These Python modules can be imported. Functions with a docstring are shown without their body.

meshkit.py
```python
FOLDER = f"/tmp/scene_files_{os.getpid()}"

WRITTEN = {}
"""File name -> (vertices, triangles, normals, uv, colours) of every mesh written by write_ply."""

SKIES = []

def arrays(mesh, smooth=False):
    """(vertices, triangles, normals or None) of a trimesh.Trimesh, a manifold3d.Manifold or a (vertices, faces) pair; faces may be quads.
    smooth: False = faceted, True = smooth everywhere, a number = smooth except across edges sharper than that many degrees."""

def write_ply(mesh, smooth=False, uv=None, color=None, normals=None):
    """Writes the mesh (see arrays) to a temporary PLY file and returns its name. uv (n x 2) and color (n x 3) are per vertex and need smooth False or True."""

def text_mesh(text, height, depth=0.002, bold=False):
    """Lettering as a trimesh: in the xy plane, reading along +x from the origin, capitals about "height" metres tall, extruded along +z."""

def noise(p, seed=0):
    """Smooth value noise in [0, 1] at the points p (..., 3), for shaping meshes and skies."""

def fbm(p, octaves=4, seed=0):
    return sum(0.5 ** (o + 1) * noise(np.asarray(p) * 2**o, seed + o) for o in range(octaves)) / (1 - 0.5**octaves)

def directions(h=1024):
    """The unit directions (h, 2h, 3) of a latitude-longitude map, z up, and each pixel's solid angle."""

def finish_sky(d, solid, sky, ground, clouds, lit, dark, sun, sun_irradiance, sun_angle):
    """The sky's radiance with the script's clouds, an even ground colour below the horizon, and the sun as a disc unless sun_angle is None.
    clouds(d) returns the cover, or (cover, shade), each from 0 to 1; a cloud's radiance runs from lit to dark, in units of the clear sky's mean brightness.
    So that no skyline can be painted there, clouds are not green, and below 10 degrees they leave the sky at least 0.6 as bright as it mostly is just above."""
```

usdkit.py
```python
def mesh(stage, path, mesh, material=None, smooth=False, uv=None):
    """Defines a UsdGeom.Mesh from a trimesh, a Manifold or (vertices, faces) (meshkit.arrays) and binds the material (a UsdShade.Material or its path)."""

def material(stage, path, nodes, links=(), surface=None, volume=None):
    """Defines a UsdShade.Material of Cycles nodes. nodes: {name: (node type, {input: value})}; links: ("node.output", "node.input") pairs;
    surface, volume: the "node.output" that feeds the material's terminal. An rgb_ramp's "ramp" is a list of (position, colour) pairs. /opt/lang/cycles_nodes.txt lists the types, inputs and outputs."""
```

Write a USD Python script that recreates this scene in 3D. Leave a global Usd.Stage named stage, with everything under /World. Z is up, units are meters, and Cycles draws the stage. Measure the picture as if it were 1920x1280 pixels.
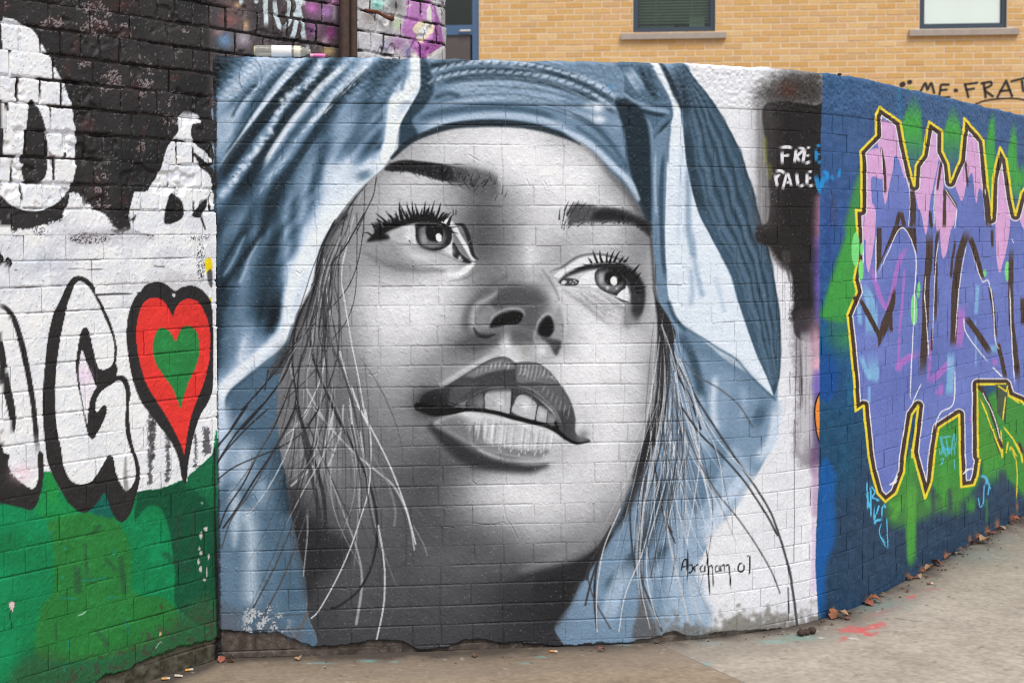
import math
import sys

import numpy as np
import shapely
import trimesh
from pxr import Gf, Sdf, Usd, UsdGeom, UsdLux, UsdShade, Vt
from scipy.spatial import cKDTree

import meshkit
import usdkit

stage = Usd.Stage.CreateInMemory()
UsdGeom.SetStageUpAxis(stage, 'Z')
UsdGeom.Xform.Define(stage, '/World')
PI = math.pi

# ---------------------------------------------------------------- camera, sky, sun, exposure
FPX, PITCH, EYE, PPY = 2500.0, math.radians(1.5), 1.5443, 501.8     # focal length in photo pixels (photo 1920 wide), tilt, eye height, principal row
EXPOSURE = 0.86
cam = UsdGeom.Camera.Define(stage, '/World/camera')
cam.AddTranslateOp().Set(Gf.Vec3d(0, 0, EYE))
cam.AddRotateXOp().Set(90 - math.degrees(PITCH))
cam.CreateHorizontalApertureAttr(36.0)
cam.CreateVerticalApertureAttr(24.0)
cam.CreateFocalLengthAttr(FPX / 1920 * 36)
cam.CreateVerticalApertureOffsetAttr(-(640 - PPY) / 1920 * 36)
cam.CreateFStopAttr(4.6)
cam.CreateFocusDistanceAttr(4.9)
cam.CreateExposureAttr(EXPOSURE)
cam.CreateClippingRangeAttr(Gf.Vec2f(0.05, 2000))

SUN_EL, SUN_AZ = math.radians(52), math.radians(158)     # azimuth = atan2(x, y) of the direction towards the sun: behind the viewer, a little to the right
sun = UsdLux.DistantLight.Define(stage, '/World/sun')
sun.CreateIntensityAttr(0.36)
sun.CreateAngleAttr(28.0)
sun.CreateColorAttr(Gf.Vec3f(1.0, 0.985, 0.96))
sun.CreateNormalizeAttr(True)
sun.AddRotateZOp().Set(-math.degrees(SUN_AZ) + 180)
sun.AddRotateXOp().Set(90 - math.degrees(SUN_EL) + 0)
sun_dir = np.array([math.sin(SUN_AZ) * math.cos(SUN_EL), math.cos(SUN_AZ) * math.cos(SUN_EL), math.sin(SUN_EL)])

sky = UsdLux.DomeLight.Define(stage, '/World/sky')
sky_mat = usdkit.material(stage, '/World/Looks/sky', {
    'sky': ('sky_texture', {'sky_type': 'single_scattering', 'sun_disc': False, 'sun_elevation': SUN_EL, 'sun_rotation': SUN_AZ}),
    'tc': ('texture_coordinate', {}),
    'cl': ('noise_texture', {'scale': 2.2, 'detail': 5, 'roughness': .55}),
    'rp': ('rgb_ramp', {'ramp': [(0.3, (3.3, 3.4, 3.6)), (0.7, (4.6, 4.65, 4.75))]}),
    'mx': ('mix_color', {'fac': 0.93}),
    'bg': ('background_shader', {'strength': 0.10})},
    [('tc.generated', 'cl.vector'), ('cl.fac', 'rp.fac'), ('sky.color', 'mx.a'), ('rp.color', 'mx.b'), ('mx.result', 'bg.color')], surface='bg.background')
UsdShade.MaterialBindingAPI.Apply(sky.GetPrim()).Bind(sky_mat)
sky.GetPrim().SetCustomDataByKey('kind', 'structure')


# ---------------------------------------------------------------- projection: the paintings were drawn in the photo's pixels and carried onto the walls
def to_px(X, Y, Z):
    d = Y * math.cos(PITCH) - (Z - EYE) * math.sin(PITCH)
    u = Y * math.sin(PITCH) + (Z - EYE) * math.cos(PITCH)
    return 960 + FPX * X / d, PPY - FPX * u / d


def ray(px, py):
    a, b = (px - 960) / FPX, (PPY - py) / FPX
    return np.array([a, math.cos(PITCH) + b * math.sin(PITCH), -math.sin(PITCH) + b * math.cos(PITCH)])


def on_ground(px, py, z=0.0):
    r = ray(px, py)
    k = (z - EYE) / r[2]
    return np.array([r[0] * k, r[1] * k, z])


def on_plane(px, py, p0, heading):
    """Point of the vertical plane through p0 (x, y) along heading (radians) seen at the pixel: (t along, z)."""
    r = ray(px, py)
    c, s = math.cos(heading), math.sin(heading)
    # t*(c,s)+p0 = k*(r0,r1)
    k = (p0[0] * s - p0[1] * c) / (r[0] * s - r[1] * c)
    q = np.array([r[0], r[1]]) * k - p0
    return q[0] * c + q[1] * s, EYE + r[2] * k


def linear(c):
    c = np.clip(np.asarray(c, float) / 255, 0, 1)
    return np.where(c <= 0.04045, c / 12.92, ((c + 0.055) / 1.055) ** 2.4)


def albedo(c):
    """Paint colour as matched by eye in the photo, less the sheen that the gloss adds on top."""
    v = linear(c)
    lum = v.mean(-1, keepdims=True)
    return np.clip(v * 1.03 * np.maximum(.3, 1 - .011 / (lum + .004)), .003, .88)


# ---------------------------------------------------------------- prims, names, labels
_used = {}


def numbered(parent, name):
    k = (parent, name)
    n = _used.get(k, -1) + 1
    _used[k] = n
    return name if n == 0 else f'{name}_{n:03d}'


def ppath(parent):
    return '/World' if parent is None else str(parent.GetPath())


def tag(prim, label=None, cat=None, group=None, kind=None):
    for k, v in (('label', label), ('category', cat), ('group', group), ('kind', kind)):
        if v:
            prim.SetCustomDataByKey(k, v)
    return prim


def thing(name, label, cat, loc=(0, 0, 0), group=None):
    x = UsdGeom.Xform.Define(stage, '/World/' + numbered('/World', name))
    x.AddTranslateOp().Set(Gf.Vec3d(*map(float, loc)))
    return tag(x.GetPrim(), label, cat, group)


def obj(name, mesh, mat, parent=None, smooth=False, off=(0, 0, 0)):
    """mesh: trimesh or (vertices, faces); off is subtracted (the thing's base)."""
    pp = ppath(parent)
    if isinstance(mesh, trimesh.Trimesh):
        mesh = (np.asarray(mesh.vertices), np.asarray(mesh.faces))
    v, f = np.asarray(mesh[0], float) - np.asarray(off, float), np.asarray(mesh[1])
    return usdkit.mesh(stage, f'{pp}/{numbered(pp, name)}', (v, f), mat, smooth).GetPrim()


def raw(name, parent, v, f, n, col, mat):
    pp = ppath(parent)
    m = UsdGeom.Mesh.Define(stage, f'{pp}/{numbered(pp, name)}')
    m.CreatePointsAttr(Vt.Vec3fArray.FromNumpy(np.ascontiguousarray(v, np.float32)))
    f = np.ascontiguousarray(f, np.int32)
    m.CreateFaceVertexCountsAttr(Vt.IntArray.FromNumpy(np.full(len(f), f.shape[1], np.int32)))
    m.CreateFaceVertexIndicesAttr(Vt.IntArray.FromNumpy(f.ravel()))
    m.CreateSubdivisionSchemeAttr('none')
    if n is not None:
        m.CreateNormalsAttr(Vt.Vec3fArray.FromNumpy(np.ascontiguousarray(n, np.float32)))
        m.SetNormalsInterpolation('vertex')
    if col is not None:
        UsdGeom.PrimvarsAPI(m).CreatePrimvar('paint', Sdf.ValueTypeNames.Color3fArray, 'vertex').Set(Vt.Vec3fArray.FromNumpy(np.ascontiguousarray(col, np.float32)))
    UsdShade.MaterialBindingAPI.Apply(m.GetPrim()).Bind(mat)
    return m.GetPrim()


def join(ms):
    return trimesh.util.concatenate(ms)


def box(lo, hi):
    lo, hi = np.asarray(lo, float), np.asarray(hi, float)
    m = trimesh.creation.box(hi - lo)
    m.apply_translation((lo + hi) / 2)
    return m


def tube(p, r, n=10):
    p = np.asarray(p, float)
    r = np.broadcast_to(np.asarray(r, float), (len(p),))
    d = np.gradient(p, axis=0)
    d /= np.linalg.norm(d, axis=1)[:, None]
    up = np.array([0, 0, 1.0]) if abs(d[0, 2]) < .8 else np.array([0, 1.0, 0])
    a = np.cross(d, up); a /= np.linalg.norm(a, axis=1)[:, None]
    b = np.cross(d, a)
    t = np.linspace(0, 2 * PI, n, endpoint=False)
    v = (p[:, None] + r[:, None, None] * (np.cos(t)[None, :, None] * a[:, None] + np.sin(t)[None, :, None] * b[:, None])).reshape(-1, 3)
    f = []
    for i in range(len(p) - 1):
        for j in range(n):
            k = (j + 1) % n
            f += [[i * n + j, i * n + k, (i + 1) * n + k], [i * n + j, (i + 1) * n + k, (i + 1) * n + j]]
    c0, c1 = len(v), len(v) + 1
    v = np.vstack([v, p[0], p[-1]])
    m = len(p) - 1
    for j in range(n):
        k = (j + 1) % n
        f += [[c0, k, j], [c1, m * n + j, m * n + k]]
    return trimesh.Trimesh(v, np.array(f), process=False)


def plain(name, c, rough=.6, var=.12, scale=18, bump=.0, bscale=60, spec=.5, metal=0.):
    """A material of one real colour (sRGB 0..255 or linear 0..1) with a little uneven tone and relief."""
    c = linear(c) if np.max(c) > 1 else np.asarray(c, float)
    nodes = {'g': ('geometry', {}), 'n': ('noise_texture', {'scale': scale, 'detail': 4, 'roughness': .6}),
             'r': ('rgb_ramp', {'ramp': [(.25, tuple(c * (1 - var))), (.75, tuple(np.minimum(c * (1 + var), .9)))]}),
             'p': ('principled_bsdf', {'roughness': rough, 'metallic': metal, 'specular_ior_level': spec})}
    links = [('g.position', 'n.vector'), ('n.fac', 'r.fac'), ('r.color', 'p.base_color')]
    if bump:
        nodes['m'] = ('noise_texture', {'scale': bscale, 'detail': 3})
        nodes['b'] = ('bump', {'strength': bump, 'distance': .004})
        links += [('g.position', 'm.vector'), ('m.fac', 'b.height'), ('b.normal', 'p.normal')]
    return usdkit.material(stage, '/World/Looks/' + name, nodes, links, surface='p.BSDF')


def painted(name, rough, peel, pscale, spec, tone=(.93, 1.07)):
    """Wall paint: the colour laid on at each point, over an orange-peel relief."""
    nodes = {'a': ('attribute', {'attribute': 'paint'}), 'g': ('geometry', {}),
             'n': ('noise_texture', {'scale': pscale, 'detail': 3, 'roughness': .6}),
             'n2': ('noise_texture', {'scale': pscale * .28, 'detail': 2}),
             's': ('math', {'math_type': 'multiply_add', 'value2': .8}),
             'b': ('bump', {'strength': peel, 'distance': .003}),
             'v': ('noise_texture', {'scale': 420, 'detail': 2}),
             'm': ('map_range', {'from_min': .3, 'from_max': .7, 'to_min': tone[0], 'to_max': tone[1]}),
             'c': ('mix_color', {'blend_type': 'multiply', 'fac': 1.0}),
             'p': ('principled_bsdf', {'roughness': rough, 'specular_ior_level': spec})}
    links = [('g.position', 'n.vector'), ('g.position', 'n2.vector'), ('n.fac', 's.value1'), ('n2.fac', 's.value3'), ('s.value', 'b.height'), ('b.normal', 'p.normal'),
             ('g.position', 'v.vector'), ('v.fac', 'm.value'), ('a.color', 'c.a'), ('m.result', 'c.b'), ('c.result', 'p.base_color')]
    return usdkit.material(stage, '/World/Looks/' + name, nodes, links, surface='p.BSDF')
# ---------------------------------------------------------------- the paint on the walls: every wall vertex is asked for its paint colour
FR = {'P': (0, 0, 1), 'A': (0, 0, 3), 'B': (0, 427, 3), 'C': (0, 853, 3), 'D': (640, 0, 3), 'E': (640, 427, 3), 'F': (640, 853, 3),
      'G': (1280, 0, 3), 'H': (1280, 427, 3), 'I': (1280, 853, 3), 'EL': (660, 280, 4.922), 'ER': (1000, 340, 4.573), 'MO': (760, 640, 4.922),
      'HL': (400, 400, 3.2), 'BL': (400, 760, 2.6675), 'BR': (1100, 600, 2.0636), 'SR': (1160, 100, 2.4625), 'SL': (400, 100, 3.765),
      'TX': (400, 0, 4.085), 'KR': (1530, 880, 4.265), 'KS': (1700, 830, 4.741), 'KT': (1530, 130, 6.4), 'YB': (1540, 0, 5.053)}


def pts_of(fr, s):
    a = np.array([[float(q) for q in p.split(',')] for p in s.split()]) if isinstance(s, str) else np.asarray(s, float)
    ox, oy, k = FR[fr]
    return a / k + (ox, oy)


def spline(p, closed, step=1.2):
    """Catmull-Rom through p, sampled about every step; returns points and the fractional index of each."""
    n = len(p)
    if n == 2 and not closed:
        m = max(2, int(np.hypot(*(p[1] - p[0])) / step) + 1)
        t = np.linspace(0, 1, m)
        return p[0] + (p[1] - p[0]) * t[:, None], t
    q = np.vstack([p[-1:], p, p[:2]]) if closed else np.vstack([2 * p[:1] - p[1:2], p, 2 * p[-1:] - p[-2:-1]])
    out, idx = [], []
    for i in range(n if closed else n - 1):
        a, b, c, d = q[i:i + 4]
        m = max(2, int(np.hypot(*(c - b)) / step) + 1)
        t = np.arange(m)[:, None] / m
        out.append(0.5 * (2 * b + (c - a) * t + (2 * a - 5 * b + 4 * c - d) * t ** 2 + (3 * b - a - 3 * c + d) * t ** 3))
        idx.append(i + t[:, 0])
    if not closed:
        out.append(p[-1:]); idx.append([n - 1.0])
    return np.vstack(out), np.concatenate(idx)


def straight(p, closed, step=1.2):
    q = np.vstack([p, p[:1]]) if closed else p
    out, idx = [], []
    for i in range(len(q) - 1):
        m = max(1, int(np.hypot(*(q[i + 1] - q[i])) / step) + 1)
        t = np.arange(m)[:, None] / m
        out.append(q[i] + (q[i + 1] - q[i]) * t); idx.append(i + t[:, 0])
    out.append(q[-1:]); idx.append([len(q) - 1.0])
    return np.vstack(out), np.concatenate(idx)


def rgb(c):
    return np.array([c - 1.0, c, c + 4.0]) if np.ndim(c) == 0 else np.asarray(c, float)


_T = [(0, (15, 25, 35)), (.2, (32, 52, 66)), (.4, (68, 95, 117)), (.6, (124, 150, 176)), (.8, (186, 203, 223)), (1, (236, 242, 249))]


def T(t):
    """Blue of the painted scarf, from its darkest (0) to its lightest (1)."""
    return tuple(np.interp(t, [a for a, _ in _T], [b[k] for _, b in _T]) for k in range(3))


def smooth01(t):
    t = np.clip(t, 0, 1)
    return t * t * (3 - 2 * t)


def hash01(n, seed):
    return np.random.default_rng(seed).random(n)


class Paint:
    def __init__(s, x, y):
        s.x, s.y = np.asarray(x, float), np.asarray(y, float)
        s.c = np.zeros((len(s.x), 3))
        s.clip = None
        s.o = np.lexsort((s.y, np.floor(s.x / 16)))
        p3 = np.stack([s.x, s.y, 0 * s.x], 1)
        s.n1 = meshkit.fbm(p3 / 9, 2, 5) - .5      # brush wobble
        s.n2 = meshkit.fbm(p3 / 2.1, 1, 9) - .5    # spray grain
        s.n3 = meshkit.fbm(p3 / 60, 3, 21) - .5    # blotches

    def near(s, q, m):
        x0, y0 = q.min(0) - m; x1, y1 = q.max(0) + m
        return np.flatnonzero((s.x > x0) & (s.x < x1) & (s.y > y0) & (s.y < y1))

    def put(s, i, a, c):
        if s.clip is not None:
            a = a * s.clip[i]
        s.c[i] += (c - s.c[i]) * a[:, None]

    def fill(s, fr, p, c, soft=3, op=1, grow=0, curve=1, rough=0, get=0):
        k = FR[fr][2]
        soft, grow = max(soft / k, 1.2), grow / k
        q, _ = (spline if curve else straight)(pts_of(fr, p), True)
        i = s.near(q, soft + max(grow, 0) + 1)
        if not len(i):
            return i, np.zeros(0)
        P = np.stack([s.x[i], s.y[i]], 1)
        far = soft + abs(grow) + 2 + abs(rough)
        d, _ = cKDTree(q).query(P, distance_upper_bound=far)
        d = np.minimum(d, far)
        poly = shapely.Polygon(q); shapely.prepare(poly)
        d = np.where(shapely.contains_xy(poly, P[:, 0], P[:, 1]), d, -d) + grow
        if rough:
            d = d + rough * 2 * (s.n1[i] + s.n2[i])
        a = smooth01(d / soft + .5)
        if get:
            return i, a
        s.put(i, a * op, rgb(c))

    def line(s, fr, p, w, c, soft=2, op=1, curve=1, rough=0, fade=0):
        k = FR[fr][2]
        soft = max(soft / k, 1.0)
        q, t = (spline if curve else straight)(pts_of(fr, p), False)
        w = np.atleast_1d(np.asarray(w, float)) / k
        wq = np.interp(t, np.linspace(0, t[-1], len(w)), w) if len(w) > 1 else np.full(len(q), w[0])
        m = wq.max() / 2 + soft + abs(rough)
        i = s.near(q, m)
        if not len(i):
            return
        P = np.stack([s.x[i], s.y[i]], 1)
        d, j = cKDTree(q).query(P, distance_upper_bound=m)
        ok = np.isfinite(d)
        i, d, j = i[ok], d[ok], j[ok]
        if rough:
            d = d + rough * 2 * (s.n1[i] + s.n2[i])
        a = smooth01((wq[j] / 2 - d) / soft + .5) * np.minimum(1, (wq[j] + .4) / 1.1)
        if fade == 'soft':       # an airbrush stroke dies away over about its own width
            L = np.linalg.norm(np.diff(q, axis=0), axis=1).sum()
            u = t[j] / t[-1]
            a = a * smooth01(np.minimum(u, 1 - u) / np.clip(1.5 * wq.max() / L, .14, .5))
        elif fade:
            u = t[j] / t[-1]
            a = a * np.clip(np.minimum(u, 1 - u) / fade, 0, 1) if fade > 0 else a * np.clip((1 - u) / -fade, 0, 1)
        s.put(i, a * op, rgb(c))

    def blob(s, fr, x, y, rx, ry, c, op=1, ang=0):
        k = FR[fr][2]
        x, y = pts_of(fr, [(x, y)])[0]
        rx, ry = rx / k, ry / k
        m = max(rx, ry) * 2.2
        i = s.near(np.array([[x, y]]), m)
        ca, sa = np.cos(np.radians(ang)), np.sin(np.radians(ang))
        u, v = s.x[i] - x, s.y[i] - y
        r2 = ((u * ca + v * sa) / rx) ** 2 + ((v * ca - u * sa) / ry) ** 2
        s.put(i, np.exp(-r2 * 1.1) * op, rgb(c))

    def lines(s, fr, text, c, soft=2, op=1, **kw):
        """One stroke to a row: width[,width...]: points"""
        for row in text.strip().split('\n'):
            w, p = row.split(':')
            w = w.strip()
            cc = c
            if '@' in w:
                w, g = w.split('@')
                cc = float(g) if float(g) > 1 else T(float(g))
            k2 = dict(kw) if np.ndim(cc) == 0 else {'fade': 'soft', **kw}
            s.line(fr, p.strip(), [float(v) for v in w.split(',')], cc, soft, op, **k2)

    def speckle(s, share, c, op, seed, where=None):
        i = np.flatnonzero(hash01(len(s.x), seed) < share)
        if where is not None:
            i = i[where[i]]
        s.put(i, np.full(len(i), op), rgb(c))


# greys of the painted face at scattered places (x: then y,grey pairs), before its edges and features
FACE = """560:560,95 620,112 700,118 760,112 850,135 900,110 950,62 1000,52 1060,52 1110,60 1160,66 1210,66
600:480,90 560,100 620,118 700,122 760,115 850,138 900,128 950,85 1000,62 1050,60 1100,66 1150,70 1210,68
650:370,120 400,130 450,145 500,152 550,156 600,150 650,128 700,112 750,104 800,104 850,112 900,112 950,100 1000,90 1050,80 1100,78 1150,76 1210,70
700:310,120 350,165 400,172 450,150 500,150 520,184 550,214 600,214 650,190 700,160 750,138 800,120 850,106 900,104 950,100 1000,90 1050,80 1150,77 1210,72
750:260,140 290,160 320,185 350,198 400,195 450,160 500,128 525,196 550,224 600,224 650,198 700,174 750,138 800,128 850,112 900,92 950,90 1000,82 1050,80 1100,80 1150,77 1210,72
800:240,160 270,195 300,196 330,195 350,202 380,190 450,180 500,165 530,212 560,226 600,226 630,210 660,170 700,130 750,120 820,120 850,90 900,80 950,80 1000,84 1050,92 1100,80 1150,76 1210,72
850:240,196 270,216 300,212 330,160 350,150 380,165 400,150 450,140 480,170 500,196 520,228 560,190 600,188 650,105 680,140 720,160 880,90 900,108 950,112 1000,82 1050,96 1100,80 1150,76 1210,72
900:240,214 270,226 300,222 320,180 340,105 360,100 400,82 450,74 480,95 500,125 540,108 600,120 640,85 670,125 700,180 880,100 900,188 950,172 980,130 1000,92 1050,90 1100,76 1150,70 1210,68
950:245,224 280,234 320,232 350,175 380,140 400,140 450,122 480,130 500,135 530,140 560,76 600,96 640,205 670,222 700,220 870,110 900,220 940,212 970,180 1000,118 1050,88 1090,72 1150,60 1210,62
1000:245,215 280,234 320,236 350,220 380,205 400,202 450,200 480,200 500,196 520,158 550,100 580,84 610,88 640,140 665,170 690,175 870,120 890,205 920,226 950,214 975,190 1000,165 1030,120 1060,82
1050:260,175 290,226 320,236 350,232 380,220 400,210 430,205 450,178 470,160 500,170 530,205 560,218 590,190 620,150 650,160 680,220 860,190 890,214 920,210 950,204 980,180 1000,160 1020,130 1045,105
1100:300,200 320,232 350,232 380,215 410,205 430,195 450,168 480,200 520,205 560,195 600,226 650,232 700,232 750,226 790,200 820,205 860,210 900,206 950,194 980,160 1000,135 1025,112
1150:350,150 370,200 400,210 430,205 450,190 480,180 520,180 560,175 600,214 650,230 700,226 730,205 750,226 800,226 850,220 900,198 930,172 960,135
1200:400,120 430,140 450,120 480,140 520,125 560,125 590,150 610,170 650,205 680,190 700,208 750,195 800,186 840,150
1228:500,195 560,200 600,190 650,160 700,120 750,130 790,120"""


def face_greys(x, y):
    rows = [(float(r.split(':')[0]), *map(float, v.split(','))) for r in FACE.split('\n') for v in r.split(':')[1].split()]
    a = np.array(rows)
    from scipy.interpolate import RBFInterpolator
    from scipy.ndimage import gaussian_filter, map_coordinates
    gx, gy = np.arange(500, 1260, 6.0), np.arange(220, 1240, 6.0)
    X, Y = np.meshgrid(gx, gy)
    v = RBFInterpolator(a[:, :2] / 100, a[:, 2], kernel='linear', smoothing=.02)(np.stack([X.ravel(), Y.ravel()], 1) / 100).reshape(X.shape)
    v = gaussian_filter(v, 1.5)
    return map_coordinates(v, [(np.asarray(y) - gy[0]) / 6, (np.asarray(x) - gx[0]) / 6], order=1, mode='nearest')


# tones (0 dark .. 1 light) of the blue hood left of the face: rows of x,tone at a height
HOOD = """S60 20,.15 120,.3 220,.55 320,.8 420,.75 520,.55 600,.85 700,.2 780,.7 860,.2 950,.7 1020,.6 1100,.85 1180,.35 1260,.3 1330,.45 1420,.95
S160 20,.1 100,.4 180,.7 280,.7 380,.75 440,.4 500,.85 580,.2 680,.65 760,.25 840,.85 900,.4 980,.8 1060,.55 1150,.3 1250,.5 1330,.4 1420,.95
S260 20,.3 100,.75 180,.75 250,.4 300,.75 360,.3 430,.8 500,.15 580,.7 660,.15 740,.85 800,.4 880,.85 940,.3 1030,.55 1100,.35 1200,.55 1300,.85 1400,.95
S360 60,.65 130,.45 200,.8 280,.3 350,.85 420,.15 500,.65 570,.15 650,.85 720,.35 800,.75 860,.25 950,.6 1040,.45 1080,.3 1140,.5 1200,.35 1270,.95 1350,.8
S460 60,.7 150,.75 220,.35 280,.85 350,.15 430,.6 500,.15 580,.85 660,.35 720,.7 790,.25 880,.6 980,.65 1050,.4 1130,.62 1180,.35 1260,.95
S560 60,.7 120,.8 170,.4 220,.7 280,.15 380,.6 440,.12 500,.85 560,.35 640,.7 700,.3 780,.3 860,.65 960,.6 1040,.45 1120,.6 1180,.35 1240,.95
S660 50,.65 110,.7 160,.45 220,.15 310,.55 380,.15 440,.85 500,.35 560,.6 640,.3 700,.5 780,.25 850,.65 930,.4 1000,.4 1100,.28 1170,.25 1220,.95
S760 40,.5 80,.6 150,.15 240,.55 300,.2 370,.7 430,.35 500,.75 560,.3 620,.45 700,.6 760,.25 830,.75 950,.9 1100,.9 1200,.95
S860 20,.3 80,.2 190,.55 250,.2 320,.3 390,.7 460,.35 530,.2 600,.5 680,.65 730,.3 800,.7 900,.85 1000,.7 1080,.8
S960 40,.5 110,.65 170,.15 240,.2 300,.35 350,.55 430,.15 520,.35 580,.5 650,.7 700,.3 760,.75 850,.88 950,.95
S1060 60,.45 130,.3 200,.35 290,.35 370,.2 440,.15 520,.6 570,.3 640,.7 700,.4 760,.75 850,.94
S1160 60,.25 120,.4 200,.55 300,.45 360,.2 440,.25 510,.65 560,.3 620,.7 700,.75 780,.93
S1260 60,.3 150,.5 230,.2 300,.5 350,.25 430,.3 510,.7 560,.35 640,.8 720,.94
H120 10,.15 60,.45 120,.45 180,.2 230,.5 280,.2 330,.5 390,.2 440,.7 490,.35 560,.85 640,.95
H220 10,.3 60,.4 110,.25 150,.5 200,.15 250,.5 310,.3 380,.2 440,.7 480,.4 540,.9 600,.93
H320 20,.35 60,.25 100,.5 150,.15 200,.55 260,.35 330,.25 400,.35 450,.85 530,.95
H420 20,.2 60,.15 110,.35 170,.55 230,.4 300,.25 360,.25 410,.45 460,.9 530,.9
H520 20,.15 80,.2 130,.4 200,.45 270,.25 330,.25 390,.2 440,.85 500,.85
H600 20,.2 80,.4 150,.5 220,.4 280,.15 350,.1 400,.25 450,.9
H680 20,.15 80,.4 160,.55 240,.55 290,.4 350,.06 400,.5 440,.94
H760 20,.15 60,.45 120,.5 180,.75 240,.6 300,.55 350,.8 400,.9
H860 10,.1 60,.4 120,.5 170,.8 230,.75 280,.9 330,.8
H950 20,.35 80,.6 140,.8 180,.92 230,.8
H1050 20,.7 60,.94 100,.92
H1150 20,.8 50,.92 90,.8"""


def hood_tones(x, y):
    """The folds run down to the left, so the tones are spread along that slant."""
    from scipy.interpolate import RBFInterpolator
    from scipy.ndimage import map_coordinates
    rows = []
    for r in HOOD.split('\n'):
        h, *v = r.split()
        for q in v:
            a, t = map(float, q.split(','))
            p = (400 + a / 3.765, 100 + float(h[1:]) / 3.765) if h[0] == 'S' else (400 + a / 3.2, 400 + float(h[1:]) / 3.2)
            rows.append((*p, t))
    a = np.array(rows)
    yy = np.arange(60, 800.0)
    sl = np.cumsum(np.clip(.95 - .0016 * (yy - 100), .22, 1.0))
    f = lambda px, py: np.stack([px + np.interp(py, yy, sl), .34 * np.asarray(py)], -1) / 30
    gx, gy = np.arange(396, 800, 3.0), np.arange(90, 800, 3.0)
    X, Y = np.meshgrid(gx, gy)
    v = RBFInterpolator(f(a[:, 0], a[:, 1]), a[:, 2], kernel='linear', neighbors=24)(f(X.ravel(), Y.ravel())).reshape(X.shape)
    return np.clip(map_coordinates(v, [(np.asarray(y) - gy[0]) / 3, (np.asarray(x) - gx[0]) / 3], order=1, mode='nearest'), 0, 1)


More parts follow.
